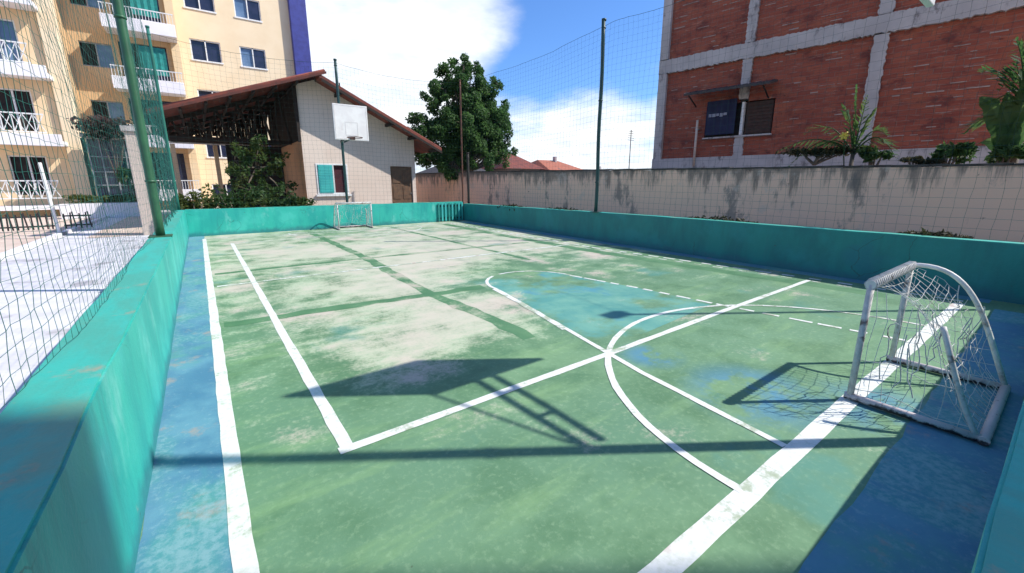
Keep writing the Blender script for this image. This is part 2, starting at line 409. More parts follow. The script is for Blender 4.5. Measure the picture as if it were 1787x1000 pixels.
t.links.new(wm('DIVIDE', sep.outputs[0], den), cmb.inputs[0]); t.links.new(wm('DIVIDE', sep.outputs[1], den), cmb.inputs[1])
def wn(scale, detail, rough, dist=0., loc=(0,0,0)):
    mp = t.nodes.new('ShaderNodeMapping'); mp.inputs['Location'].default_value = loc; t.links.new(cmb.outputs[0], mp.inputs[0])
    n = t.nodes.new('ShaderNodeTexNoise'); n.inputs['Scale'].default_value = scale; n.inputs['Detail'].default_value = detail
    n.inputs['Roughness'].default_value = rough; n.inputs['Distortion'].default_value = dist; t.links.new(mp.outputs[0], n.inputs['Vector'])
    return n.outputs['Fac']
def lobe(d, c0, c1, k):
    v = Vector(d).normalized(); n = t.nodes.new('ShaderNodeVectorMath'); n.operation = 'DOT_PRODUCT'
    t.links.new(tc, n.inputs[0]); n.inputs[1].default_value = v
    return wr(n.outputs['Value'], math.cos(R(c1)), math.cos(R(c0)), 0., k)
cl = wm('ADD', wm('MULTIPLY', wn(1.15, 9, .58, .3), .7), wm('MULTIPLY', wn(3.4, 7, .6, .2, (3,1,0)), .3))
cl = wm('ADD', cl, wr(sep.outputs[2], .08, .25, .26, -.01))
for d, a, b, k in (((.33,.885,.345),1,20,.28),((.53,.78,.345),1,7,.20),((.43,.86,.267),1,9,.08),((.30,.94,.20),1,8,.12),((.654,.742,.135),1,8,.14),((.72,.69,.09),1,8,.12),((.25,.94,.27),1,9,.10),((.50,.80,.36),1,9,.07),((.62,.68,.37),3,15,-.14),((.673,.694,.258),2,13,-.16),((.70,.66,.155),1,7,.10),((.50,.84,.22),1,9,-.05)):
    cl = wm('ADD', cl, lobe(d, a, b, k))
cov = wr(cl, .46, .86)
shade = wr(wn(2.6, 6, .6, .2, (.35,.2,0)), .35, .7, 0., 1.)
cm = t.nodes.new('ShaderNodeMix'); cm.data_type = 'RGBA'; t.links.new(shade, cm.inputs[0])
CLOUD = 10.4
cm.inputs[6].default_value = (.97*CLOUD, 1.0*CLOUD, 1.02*CLOUD, 1); cm.inputs[7].default_value = (.72*CLOUD, .80*CLOUD, .93*CLOUD, 1)
tint = t.nodes.new('ShaderNodeMix'); tint.data_type = 'RGBA'; tint.blend_type = 'MULTIPLY'; tint.inputs[0].default_value = 1
t.links.new(sky.outputs[0], tint.inputs[6]); tint.inputs[7].default_value = (.84,1.24,1.78,1)
mx = t.nodes.new('ShaderNodeMix'); mx.data_type = 'RGBA'; t.links.new(cov, mx.inputs[0])
t.links.new(tint.outputs[2], mx.inputs[6]); t.links.new(cm.outputs[2], mx.inputs[7])
t.links.new(mx.outputs[2], bg.inputs[0]); bg.inputs[1].default_value = .088
vs = bpy.context.scene.view_settings; vs.view_transform = 'Standard'; vs.look = 'None'; vs.gamma = 1; vs.exposure = .46

# ------------------------------------------------------------------ ground and court
e = .0009/S
def sheet(name, mat, x0,x1,y0,y1,z): 
    b = MB(); b.face([(x0,y0,z),(x1,y0,z),(x1,y1,z),(x0,y1,z)]); return b.build(name, mat)
tag(sheet('ground', M['ground'], -400,400,-400,600,-.03), kind='structure')
tag(sheet('court_floor', M['green'], -.27,5.75,-.01,9.85,0), kind='structure')
tag(sheet('pavement', M['white_floor'], -2.25,-.40,-3,30,-.012), kind='structure')
tag(sheet('courtyard_paving', M['pink_floor'], -30,-2.25,-3,30,-.014), kind='structure')

def strip(path, width, z, name, mat, kind='structure', rough=.0):
    """painted band along a polyline on the court"""
    P = []
    for a, b in zip(path[:-1], path[1:]):
        a = Vector(a); b = Vector(b); L = (b-a).length; k = max(1, int(L/.12))
        for i in range(k): P.append(a + (b-a)*(i/k))
    P.append(Vector(path[-1]))
    b = MB(); n = len(P)
    for i, p in enumerate(P):
        d = (P[min(i+1,n-1)]-P[max(i-1,0)]).normalized(); q = Vector((-d.y, d.x))
        wl = width/2*(1+random.uniform(-rough,rough)); wr_ = width/2*(1+random.uniform(-rough,rough))
        b.v += [(p.x+q.x*wl, p.y+q.y*wl, z), (p.x-q.x*wr_, p.y-q.y*wr_, z)]
    for i in range(n-1): b.f.append((2*i+1, 2*i+3, 2*i+2, 2*i)); b.sm.append(False)
    return tag(b.build(name, mat), kind=kind)
# run-off strips, key and repainted joints (coats of paint), and a darker green band
strip([(-.150,-.0),(-.150,9.8)], .235, e, 'runoff_strip', M['blue'], rough=.06)
strip([(-.03,.135),(5.05,.135)], .27, e, 'runoff_strip', M['blue'], rough=.05)
strip([(5.36,.32),(5.44,9.4)], .22, e, 'runoff_strip', M['blue'], rough=.05)
keyL = [(1.70,.50),(1.79,1.25),(1.86,1.57),(2.03,2.39),(2.12,2.85),(2.17,3.2)]
keyR = [(3.55,.50),(3.46,1.08),(3.37,1.7),(3.30,2.4),(3.22,2.85),(3.16,3.2)]
arcK = [(2.67-.5*math.cos(a)*1.0, 3.2+.5*math.sin(a)*1.05) for a in [math.pi*i/14 for i in range(15)]]
b = MB(); b.face([(x,y,2*e) for x,y in keyL[2:] + arcK[1:-1] + keyR[:1:-1]][::-1]); 
tag(b.build('key_area', M['key']), kind='structure')
strip([(1.62,2.0),(1.64,2.4),(1.58,3.4),(1.63,4.4),(1.70,5.6),(1.72,9.2)], .12, e, 'green_strip', M['dark_green'], rough=.3)
strip([(.02,3.50),(.8,3.46),(1.5,3.40),(2.12,3.34)], .13, e*1.5, 'green_strip', M['dark_green'], rough=.3)
strip([(4.86,.9),(4.70,2.6),(4.58,4.4),(4.62,7.0),(4.74,9.2)], .20, e, 'green_strip', M['dark_green'], rough=.12)  # darker green band just inside the right sideline
strip([(.02,5.6),(1.6,5.6),(4.4,5.5)], .10, e*1.6, 'green_strip', M['dark_green'], rough=.3)
strip([(3.4,4.2),(3.4,9.2)], .08, e*1.8, 'green_strip', M['dark_green'], rough=.3)
# white lines
z = 3*e
strip([(-.03,.30),(-.034,5),(-.036,9.28)], .056, z, 'sideline', M['line'], rough=.10)
sl_ = [(5.16,.46),(5.10,1.7),(4.98,3.0),(4.86,4.4),(4.90,7.0),(5.02,9.28)]
def along(P, t):
    L = [0]
    for a, b in zip(P[:-1], P[1:]): L.append(L[-1]+math.dist(a,b))
    t = min(max(t,0),L[-1])
    for i in range(len(P)-1):
        if t <= L[i+1]: k = (t-L[i])/(L[i+1]-L[i]); return (P[i][0]+(P[i+1][0]-P[i][0])*k, P[i][1]+(P[i+1][1]-P[i][1])*k)
def dashes(name, P, w_, on, off, zz, mat):
    b = MB(); t = 0; L = sum(math.dist(a,c) for a,c in zip(P[:-1],P[1:]))
    while t < L-.02:
        a = along(P,t); c = along(P,min(L,t+on*random.uniform(.7,1.2))); d = (Vector(c)-Vector(a)).normalized()*w_/2; j = random.uniform(.8,1.2)
        b.face([(a[0]+d.y*j,a[1]-d.x*j,zz),(c[0]+d.y,c[1]-d.x,zz),(c[0]-d.y,c[1]+d.x,zz),(a[0]-d.y*j,a[1]+d.x*j,zz)]); t += on+off*random.uniform(.7,1.3)
    return tag(b.build(name, mat), kind='structure')
dashes('sideline', sl_, .045, .15, .085, z, M['line'])
dashes('sideline', [(x-.13,y+.07) for x,y in sl_], .026, .11, .13, z, M['line_worn'])
strip([(-.0,.490),(2.3,.485),(5.04,.470)], .070, z+e*.5, 'goal_line', M['line'], rough=.08)
strip([(0,9.28),(5.05,9.28)], .055, z+e*.5, 'goal_line', M['line_worn'], rough=.1)
strip([(.332,1.49),(.33,8.32)], .05, z, 'volleyball_sideline', M['line'], rough=.12)
strip([(.30,1.512),(1.79,1.522),(3.30,1.545),(5.0,1.556)], .045, z+e*.7, 'volleyball_end_line', M['line'], rough=.12)
strip([(.33,8.32),(5.0,8.32)], .045, z+e*.7, 'volleyball_end_line', M['line_worn'], rough=.12)
strip([(1.70,.52),(1.79,1.25),(1.86,1.60),(1.94,2.0)], .034, z+e*1.2, 'key_line', M['line'], rough=.12)
strip([(1.93,1.98),(2.01,2.39),(2.10,2.85),(2.16,3.2)], .05, z+e*1.1, 'key_line', M['line_worn'], rough=.3)
strip([(2.17,3.2)]+arcK[1:6], .034, z+e*1.2, 'key_line', M['line'], rough=.15)
strip(arcK[6:], .03, z+e*1.2, 'key_line', M['line_worn'], rough=.2)
dashes('key_line', [(3.16,3.2),(3.30,2.4),(3.37,1.7),(3.46,1.08),(3.55,.52)], .034, .13, .04, z+e*1.2, M['line'])
arcG = [(2.68-1.36*math.cos(a), .50+1.30*math.sin(a)) for a in [math.pi*i/48 for i in range(49)]]
strip(arcG[:30], .036, z+e*1.8, 'goal_area_arc', M['line'], rough=.12)
strip(arcG[29:], .030, z+e*1.8, 'goal_area_arc', M['line_worn'], rough=.2)
arcF = [(x, 9.78-y) for x, y in arcG]
strip(arcF, .036, z+e*1.8, 'goal_area_arc', M['line_worn'], rough=.15)
strip([(.95,9.1),(1.6,9.0),(3.6,8.9)], .05, z, 'worn_mark', M['line_worn'], rough=.4)
strip([(.02,4.9),(5.0,4.88)], .045, z+e*.7, 'halfway_line', M['line_worn'], rough=.3)

# ------------------------------------------------------------------ low teal walls round the court
def ridge(name, label, poly_in, poly_out, z0, z1, cat='low wall', coat='teal'):
    """wall from inner edge polyline to outer edge polyline; z1 list of top heights, body and worn top coat"""
    T = thing(name, label, cat, (poly_in[0][0], poly_in[0][1], 0), group='low teal walls round the court')
    b = MB(); n = len(poly_in)
    P = []
    for i in range(n):
        (xi, yi), (xo, yo) = poly_in[i], poly_out[i]
        P.append([(xi,yi,z0),(xi,yi,z1[i]),(xo,yo,z1[i]),(xo,yo,z0)])
    for i in range(n-1):
        A, B = P[i], P[i+1]
        b.face([A[0],B[0],B[1],A[1]][::-1]); b.face([A[2],B[2],B[3],A[3]][::-1])
        b.face([A[1],B[1],B[2],A[2]][::-1])
    b.face(P[0]); b.face(P[-1][::-1])
    b.build('wall_body', M[coat], T)
    c = MB(); h = .008
    for i in range(n-1):
        A, B = P[i], P[i+1]
        q = [Vector(A[1]),Vector(B[1]),Vector(B[2]),Vector(A[2])]
        up = Vector((0,0,h)); ctr = (q[0]+q[2])/2
        ins = .006
        def inn(p, o): d = (o-p); return p + d.normalized()*ins
        r = [inn(q[0],q[3])-Vector((0,0,.002)), inn(q[1],q[2])-Vector((0,0,.002)), inn(q[2],q[1])-Vector((0,0,.002)), inn(q[3],q[0])-Vector((0,0,.002))]
        c.face([x+up for x in r][::-1]); c.face([r[0],r[1],r[1]+up,r[0]+up][::-1]); c.face([r[2],r[3],r[3]+up,r[2]+up][::-1])
        if i == 0: c.face([r[3],r[0],r[0]+up,r[3]+up])
        if i == n-2: c.face([r[1],r[2],r[2]+up,r[1]+up])
    c.build('worn_top', M['teal_top'], T)
    return T
def wobble(y0, y1, x, amp, n):
    return [(x+random.uniform(-amp,amp), y0+(y1-y0)*i/n) for i in range(n+1)]
inn = wobble(-.25, 9.80, -.262, .004, 40); out = [(-.425+random.uniform(-.006,.006), y) for x, y in inn]
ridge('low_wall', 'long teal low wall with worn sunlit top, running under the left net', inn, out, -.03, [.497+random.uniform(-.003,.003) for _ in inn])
inn = [(5.42+.2*max(0,(y/9.8))**1.3+random.uniform(-.003,.003), y) for y in [-.25+10.05*i/30 for i in range(31)]][::-1]
ridge('low_wall', 'long shaded dark teal low wall in front of the pink boundary wall', inn, [(x+.14, y) for x, y in inn], -.03, [.495-.055*max(0,(y-4)/5.8)+random.uniform(-.003,.003) for x, y in inn], coat='teal_deep')
inn = [(x, 9.80+random.uniform(-.003,.003)) for x in [-.26+5.86*i/24 for i in range(25)]]
ridge('low_wall', 'bright teal end wall in front of the house, behind the far goal', inn, [(x, y+.16) for x, y in inn], -.03, [.495+random.uniform(-.004,.004) for _ in inn])
inn = [(x, 0.0+random.uniform(-.003,.003)) for x in [-.255+5.67*i/24 for i in range(25)]][::-1]
ridge('low_wall', 'short piece of teal wall beside the near goal, at the bottom right corner', inn, [(x, y-.17) for x, y in inn], -.03, [.492+random.uniform(-.003,.003) for _ in inn])

# ------------------------------------------------------------------ poles, nets
def pole(x, y, z0, z1, r, mat, label, name='net_pole', lean=(0,0), bent=0):
    T = thing(name, label, 'pole', (x,y,z0), group='poles holding the court net')
    n = 12
    pts = [(x+lean[0]*i/n+bent*math.sin(i*.9)*.5, y+lean[1]*i/n, z0+(z1-z0)*i/n) for i in range(n+1)]
    MB().tube(pts, r, 12).build('shaft', mat, T)
    MB().box(x-r*2.4, x+r*2.4, y-r*2.4, y+r*2.4, z0, z0+.012).build('base_plate', mat, T, .002)
    MB().tube([(x+lean[0],y+lean[1],z1-.01),(x+lean[0],y+lean[1],z1+.02)], r*1.25, 12).build('cap', mat, T)
    for zz in (z1-.12, z1-1.2, z0+.5):
        k = (zz-z0)/(z1-z0)
        MB().tube([(x+lean[0]*k,y+lean[1]*k,zz),(x+lean[0]*k,y+lean[1]*k,zz+.018)], r*1.2, 12).build('clamp', mat, T)
    return T
pole(-.345, 5.10, .50, 3.55, .036, M['pole_green'], 'green steel pole leaning up from the left wall, thickest of the poles')
pole(-.345, 9.88, .49, 3.55, .024, M['net_side'], 'thin teal corner pole where the left net meets the end net')
pole(5.50, 5.00, .49, 3.50, .030, M['pole_teal'], 'dark pole standing on the right wall against the sky', bent=.02)
pole(5.66, 9.88, -.03, 3.50, .022, M['pole_rust'], 'thin rusty corner pole in front of the dark tree')
pole(5.88, 9.95, -.03, 1.75, .034, M['pole_dark'], 'short dark post beside the rusty corner pole')
pole(2.70, -.14, -.03, 3.45, .030, M['pole_teal'], 'tall pole carrying the near hoop, out of frame', )
pole(2.72, 10.10, -.03, 3.57, .028, M['pole_teal'], 'dark pole rising behind the far backboard')

def net(name, label, A, B, z0, z1, du, mat, r, sag=.06, skip=()):
    """knotted net hung between A and B: vertical and horizontal twines"""
    A = Vector(A); B = Vector(B); L = (B-A).length; nu = int(L/du); nz = int((z1-z0)/du)
    d = (B-A)/nu; nrm = Vector((-(B-A).y, (B-A).x)).normalized()
    import random as rd; rg = rd.Random(hash(label) % 1000 if False else len(label))
    ph = [rg.uniform(0,6) for _ in range(4)]
    def P(i, j):
        u = i/nu; v = j/nz
        off = .018*math.sin(u*23+ph[0]+v*4)+.012*math.sin(u*51+ph[1])*math.sin(v*9+ph[2])
        dz = -sag*math.sin(math.pi*((u*2) % 1))*(v)*.9
        jit = .006
        q = A + d*i + nrm*(off+rg.uniform(-jit,jit)*.6)
        t_ = d.normalized()*(.01*math.sin(v*13+u*40)+rg.uniform(-jit,jit))
        return Vector((q.x+t_.x, q.y+t_.y, z0+(z1-z0)*v+dz+rg.uniform(-jit,jit)*.5))
    G = [[P(i,j) for j in range(nz+1)] for i in range(nu+1)]
    b = MB()
    for i in range(0, nu+1):
        b.tube([G[i][j] for j in range(nz+1)], r*rg.uniform(.8,1.15), 3, False, False)
    for j in range(nz+1):
        b.tube([G[i][j] for i in range(nu+1)], r*(1.0 if j < nz else 3.2), 3, False, False)
    return tag(b.build(name, mat), label, 'net', 'green nets round the court')
net('court_net', 'dark green net hung along the left wall in front of the white pavement', (-.395,.12), (-.385,9.80), .51, 3.46, .052, M['net_side'], .00075)
net('court_net', 'green net across the far end in front of the house and tree', (-.30,9.90), (5.60,9.92), .51, 3.46, .09, M['net'], .0011, .12)
net('court_net', 'green net above the right wall in front of the brick building', (5.66,9.78), (5.50,-.10), .51, 3.46, .088, M['net'], .0010, .12)

# spare netting gathered in folds between the green pole and the corner pole
gb = MB(); rgn = random.Random(12)
for k in range(1):
    x = -.36+.02*k
    for i in range(48):
        y = 5.25+4.5*i/48+rgn.uniform(-.02,.02); top = 2.35+.5*math.sin(i*.35+k)*.4+.25*(y-5.25)/4.5
        gb.tube([(x+.02*math.sin(i*.8+q*2+k), y+.02*math.sin(q*3+k), .51+(top-.51)*q/6) for q in range(7)], .0024, 3, False, False)
    for j in range(22):
        zz = .56+.085*j
        gb.tube([(x+.02*math.sin(q*.9+j+k), 5.25+4.5*q/26, zz+.03*math.sin(q*.7+j)) for q in range(27)], .0024, 3, False, False)
tag(gb.build('gathered_net', M['net_side']), 'thick teal netting gathered in folds just right of the green pole', 'net')
# ------------------------------------------------------------------ small goals
def bez(P, n=14):
    out = []
    for i in range(n+1):
        s = i/n; a = [Vector(p) for p in P]
        while len(a) > 1: a = [a[k]*(1-s)+a[k+1]*s for k in range(len(a)-1)]
        out.append(a[0])
    return out
def make_goal(label):
    X0, X1, D, H = -.355, .355, .425, .56
    T = thing('small_goal', label, 'goal', (2.69,.49,0), group='small goals')
    g = MB
    g().tube([(X0-.012,0,H),(X1+.012,0,H)], .019, 14).build('crossbar', M['goal_white'], T, local=True)
    for x in (X0, X1):
        g().tube([(x,0,.0),(x,0,H)], .0135, 12).build('post', M['goal_grey'], T, local=True)
        g().tube([(x,.02,.020),(x,-D,.020)], .0165, 12).build('side_bar', M['goal_base'], T, local=True)
    g().tube([(X0-.018,-D,.020),(X1+.018,-D,.020)], .018, 12).build('back_bar', M['goal_base'], T, local=True)
    g().tube(bez([(X1,0,H+.004),(X1,-.16,H+.03),(X1,-.26,H-.04),(X1,-.33,.26),(X1,-D,.02)],18), .0115, 10).build('curved_stay', M['goal_white'], T, local=True)
    g().tube(bez([(X0,-D+.02,.02),(X0,-.33,.16),(X0+.01,-.27,.36),(X0+.05,-.24,.42)],12), .0105, 10).build('curved_stay', M['goal_grey'], T, local=True)
    # torn, sagging net
    rg = random.Random(11); nx, ny = 15, 17
    def P(i, j):
        u = i/nx; v = j/ny
        x = X0 + (X1-X0)*(u + .05*math.sin(v*7+u*3))
        a = bez([(0,0,H),(0,-.10,H-.02-.12*math.sin(u*3.1)),(0,-.22,H-.06-.10*math.sin(u*5)),(0,-.20-.08*u,.26),(0,-.30,.12),(0,-D,.025)], 1) if False else None
        s = v
        pts = [Vector((0,0,H)),Vector((0,-.10,H-.03-.13*abs(math.sin(u*3.14)))),Vector((0,-.30,H-.02-.16*abs(math.sin(u*3.14)))),Vector((0,-.22,.22)),Vector((0,-.34,.06)),Vector((0,-D,.025))]
        while len(pts) > 1: pts = [pts[k]*(1-s)+pts[k+1]*s for k in range(len(pts)-1)]
        p = pts[0]; jt = .008*math.sin(math.pi*v)
        return Vector((x+rg.uniform(-jt,jt), p.y+rg.uniform(-jt,jt), max(.02, p.z+rg.uniform(-jt,jt))))
    G = [[P(i,j) for j in range(ny+1)] for i in range(nx+1)]
    b = MB()
    def torn(i, j): return (4 < j < 9 and 3 < i < 7) or (6 < j < 13 and 8 < i < 12) or rg.random() < .15
    for i in range(nx+1):
        for j in range(ny):
            if not torn(i,j): b.tube([G[i][j], G[i][j+1]], .0013, 4, False, False)
    for j in range(1, ny+1):
        for i in range(nx):
            if not torn(i,j): b.tube([G[i][j], G[i+1][j]], .0013, 4, False, False)
    # side panels, gathered along the stays
    for x, sgn in ((X0,1),(X1,-1)):
        for k in range(9):
            y = -.02-.36*k/9; top = H-.02-.30*(k/9)**1.6
            q = [(x+sgn*rg.uniform(0,.02), y+rg.uniform(-.02,.02), top*(1-s)+.03*s) for s in (0,.25,.5,.75,1)]
            if rg.random() < .8: b.tube(q, .0015, 4, False, False)
        for k in range(6):
            zz = .06+.07*k
            yl = -.40*(1-(zz/H)**2)
            if rg.random() < .7: b.tube([(x+sgn*rg.uniform(0,.02), yl*s, zz+.02*math.sin(s*6)) for s in (0,.35,.7,1)], .0015, 4, False, False)
    for k in range(26):
        x = X0 + (X1-X0)*k/25
        ring = [(x+.01*math.sin(a), .024*math.cos(a), H+.024*math.sin(a)) for a in [i*math.pi/3 for i in range(7)]]
        b.tube(ring, .003, 4, False)
    for k in range(16):
        x = rg.uniform(X0, X1); y = rg.uniform(-.3,-.05); z = rg.uniform(.25,.5); q = [Vector((x,y,z))]
        for _ in range(5): q.append(q[-1]+Vector((rg.uniform(-.02,.02), rg.uniform(-.02,.02), -rg.uniform(.01,.06))))
        b.tube(q, .003, 4, False)
    b.build('goal_net', M['rope'], T, local=True)
    return T
gl = make_goal('small white goal with torn net and rusty base frame, near the bottom right')
dup(gl, (2.665, 9.36, 0), math.pi, 'small white goal far off against the teal end wall')

# ------------------------------------------------------------------ basketball hoops
def make_hoop(label):
    T = thing('basketball_hoop', label, 'hoop', (2.73,9.35,0), group='basketball hoops')
    g = MB
    bd = g().box(-.345,.345,-.018,.012,1.86,2.56).build('backboard', M['board'], T, .004, local=True)
    mk = MB()                                                      # faded square and border on the face
    for (a, b_, c, d, w_) in ((-.33,.33,1.875,2.545,.016),(-.13,.13,1.95,2.22,.014)):
        mk.box(a,b_,-.0205,-.0188,c,c+w_).box(a,b_,-.0205,-.0188,d-w_,d).box(a,a+w_,-.0205,-.0188,c+w_,d-w_).box(b_-w_,b_,-.0205,-.0188,c+w_,d-w_)
    mk.build('board_marking', plain('faded_grey_marking',(.62,.60,.59),(.70,.68,.67),9,.7), bd, local=True)
    ring = [(.15*math.sin(a), -.19-.15*math.cos(a), 1.90) for a in [2*math.pi*i/24 for i in range(25)]]
    rm = g().tube(ring, .008, 8, False).build('rim', M['red_rim'], T, local=True)
    g().box(-.05,.05,-.045,-.021,1.87,1.93).build('rim_bracket', M['red_rim'], rm, local=True)
    for x in (-.05,.05):
        g().tube([(x,.012,1.93),(x,.40,1.90),(x*.8,.745,1.88)], .017, 8).build('arm', M['pole_teal'], T, local=True)
    for y in (.22,.48): g().beam((-.05,y,1.905),(.05,y,1.905),.02,.02).build('rung', M['pole_teal'], T, local=True)
    g().tube([(0,.012,2.42),(0,.74,1.96)], .009, 8).build('stay', M['pole_teal'], T, local=True)
    g().beam((-.12,.02,2.3),(.12,.02,2.3),.016,.03).build('cross_brace', M['pole_teal'], T, local=True)
    return T
hp = make_hoop('white square backboard with dark rim, hung in front of the house gable')
nh = dup(hp, (2.735, .625, 0), math.pi, 'near backboard without its ring, its lower corner at the top of the brick wall')
for ch in [c for c in nh.children if c.name.startswith('rim')]:
    for g_ in list(ch.children): bpy.data.objects.remove(g_)
    bpy.data.objects.remove(ch)

# floodlight pole at the near right corner (throws the dark patch on the key)
T = thing('floodlight_pole', 'pole with floodlight outside the frame, known by its shadow on the key', 'pole', (5.50,-.05,0))
MB().tube([(5.50,-.05,-.03),(5.50,-.05,3.5)], .020, 10).build('shaft', M['pole_teal'], T)
MB().box(5.41,5.59,-.11,.01,3.49,3.57).build('lamp_housing', M['grey_metal'], T, .01)
# tall block well behind the photographer; its edge throws the soft shade over the near corner
T = thing('annex_building', 'tall cream block behind the viewer, known by its shade over the near corner', 'building', (3,-7,0))
box('wall', M['cream'], T, -2.0,7.84,-10,-4.2,-.03,10.3)
box('roof', M['roof'], T, -2.1,7.82,-10.1,-4.22,10.3,10.4)
for k in range(5):
    for x in (0,2.4,4.8): box('window', M['glass'], T, x,x+1.0,-4.19,-4.17,.8+1.87*k,1.6+1.87*k)

# gate of slats at the far right corner
T = thing('slatted_gate', 'small dark teal slatted gate at the right end of the far wall', 'gate', (5.2,9.77,0))
for i in range(8):
    x = 4.86+.098*i
    MB().box(x,x+.045,9.762,9.785,.02,.47).build('slat', M['curtain'] if i in (0,3,5) else M['shutter'], T, .003)
MB().box(4.85,5.60,9.786,9.797,.07,.11).build('rail', M['pole_teal'], T); MB().box(4.85,5.60,9.786,9.797,.38,.42).build('rail', M['pole_teal'], T)

# ------------------------------------------------------------------ right: boundary wall
pb = MB(); ys = [-3+.5*i for i in range(40)]
T = thing('boundary_wall', 'stained pink plaster wall with black mouldy top, right of the court', 'wall', (7,5,0))
prev = None
def ztop(y): return 1.165+.012*min(y,12)+random.uniform(-.004,.004)
sec = [[(7,y,-.03),(7,y,ztop(y)),(7.1,y,ztop(y)),(7.1,y,-.03)] for y in ys]
for A, B in zip(sec[:-1], sec[1:]):
    pb.face([A[1],B[1],B[0],A[0]][::-1]); pb.face([A[1],A[2],B[2],B[1]]); pb.face([A[2],A[3],B[3],B[2]])
pb.face(sec[0]); pb.face(sec[-1][::-1]); pb.build('wall_body', M['pink_wall'], T)
cp = MB()
for y in ys[:-1]:
    zt = 1.165+.012*min(y+.25,12)
    cp.box(6.985,7.115,y+.001,y+.499,zt+.004,zt+.026+random.uniform(0,.006))
cp.build('coping', plain('mould_black', (.05,.045,.04),(.10,.09,.08),6,.95,.3), T, .004)
tag(sheet('soil_strip', M['ground'], 5.6,7.0,-3,16,-.02), kind='structure')

def leaf_cloud(b, c, rad, n, size, rg, squash=(1,1,1), shell=.55):
    c = Vector(c)
    for _ in range(n):
        d = Vector((rg.gauss(0,1),rg.gauss(0,1),rg.gauss(0,1))).normalized()*(rad*(shell+(1-shell)*rg.random()) if rg.random() < .75 else rad*rg.random())
        p = c + Vector((d.x*squash[0], d.y*squash[1], d.z*squash[2]))
        nn = (Vector((rg.gauss(0,1),rg.gauss(0,1),rg.gauss(.5,1))) + d.normalized()*.6).normalized()
        u = nn.orthogonal().normalized(); a = rg.uniform(0,6.28); v = nn.cross(u)
        u, v = u*math.cos(a)+v*math.sin(a), v*math.cos(a)-u*math.sin(a)
        s = size*rg.uniform(.6,1.3)
        b.face([p-u*s, p-v*s*.42+nn*s*.10, p+u*s, p+v*s*.42+nn*s*.10])

def weed(x0, x1, y0, y1, z, h, n, label, seed, mat='leaf_dry', size=.035):
    rg = random.Random(seed); b = MB()
    T = thing('weed_clump', label, 'weeds', ((x0+x1)/2,(y0+y1)/2,z))
    for _ in range(n):
        y = rg.uniform(y0,y1); k = 1-abs((y-(y0+y1)/2)/((y1-y0)/2))**2
        leaf_cloud(b, (rg.uniform(x0,x1), y, z+h*k*rg.random()), .06, 5, size, rg)
    b.build('leaves', M[mat], T)
    st = MB()
    for _ in range(14):
        x = rg.uniform(x0,x1); y = rg.uniform(y0*.8+y1*.2,y1*.8+y0*.2); st.tube([(x,y,-.02),(x,y,z+h*.5)], .008, 5)
    st.build('stems', M['bark'], T)
for i, (ya, yb, hh) in enumerate(((2.42,3.40,.07),(.55,1.05,.035),(5.5,6.5,.05),(7.2,8.1,.05))):
    weed(5.60,5.75, ya, yb, .455-.006*ya, hh*.6+.015, 170, ['dark weeds behind the right wall, longest of the clumps there','dark weeds behind the right wall, next to the frame edge','dark weeds behind the right wall, just left of the dark pole','dark weeds behind the right wall, nearest the far corner'][i], 40+i)

# ------------------------------------------------------------------ right: unfinished brick building
ang = math.atan2(-.989,.15); K = 1.55; KZ = (1-K)/K      # storeys 1.9*K high
T = thing('brick_building', 'unfinished red brick building with raw concrete frame behind the pink wall', 'building', (7.5*K,5.33*K,1-K), ang)
def bb(name, mat, *a, **k): return MB().box(*a).scaled(K).build(name, M[mat], T, k.get('bevel',0), local=True)
D = .05
def panel(x0,x1,z0,z1): bb('brick_panel','brick', x0,x1,D,.25,z0,z1)
cols = [(0,.16),(1.50,1.64),(3.20,3.36),(4.95,5.11),(6.7,6.86)]
# lower storey; the window opening sits between x .95 and 2.05
panel(.16,.95,1.46,3.04); panel(1.46+.18,2.05,2.36,3.04) ; panel(.95,1.50,2.36,3.04); panel(.95,1.50,1.46,1.80); panel(1.64,2.05,1.46,1.80); panel(2.05,3.20,1.46,3.04)
panel(3.36,4.95,1.46,3.04); panel(5.11,6.7,1.46,3.04)
for a, b_ in ((.16,1.50),(1.64,3.20),(3.36,4.95),(5.11,6.7)):
    panel(a,b_,3.28,5.0)
for i, (a, b_) in enumerate(cols):
    def col_(a,b_,y0_,y1_,z0_,z1_):
        rr = random.Random(int(a*100+z0_*10)); q = MB(); m_ = max(2, int((z1_-z0_)/.03))
        Lx = [(a+rr.uniform(-.012,.008)) for _ in range(m_+1)]; Rx = [(b_+rr.uniform(-.008,.014)) for _ in range(m_+1)]
        for t in range(m_):
            za = z0_+(z1_-z0_)*t/m_; zb = z0_+(z1_-z0_)*(t+1)/m_
            q.prism([(Lx[t],y0_,za),(Rx[t],y0_,za),(Rx[t+1],y0_,zb),(Lx[t+1],y0_,zb)], (0,0,0), (0,y1_-y0_,0))
        q.scaled(K).build('column', M['concrete'], T, local=True)
    def bb(name, mat, *q, **k):
        if name == 'column' and a > .1: return col_(*q)
        return MB().box(*q).scaled(K).build(name, M[mat], T, 0, local=True)
    if i == 1: bb('column','concrete',a,b_,-.004,.22,2.40,3.03); bb('column','concrete',a,b_,.0,.22,1.44,1.78)
    else: bb('column','concrete',a,b_,0 if i else -.02,.26 if i == 0 else .22,1.44,3.03)
    bb('column','concrete',a,b_,0 if i else -.02,.26 if i == 0 else .22,3.29,5.0)
def bb(name, mat, *q, **k): return MB().box(*q).scaled(K).build(name, M[mat], T, 0, local=True)
rr = random.Random(8); q = MB(); m_ = 240
lo = [3.04+rr.uniform(-.013,.013) for _ in range(m_+1)]; hi = [3.28+rr.uniform(-.01,.01) for _ in range(m_+1)]
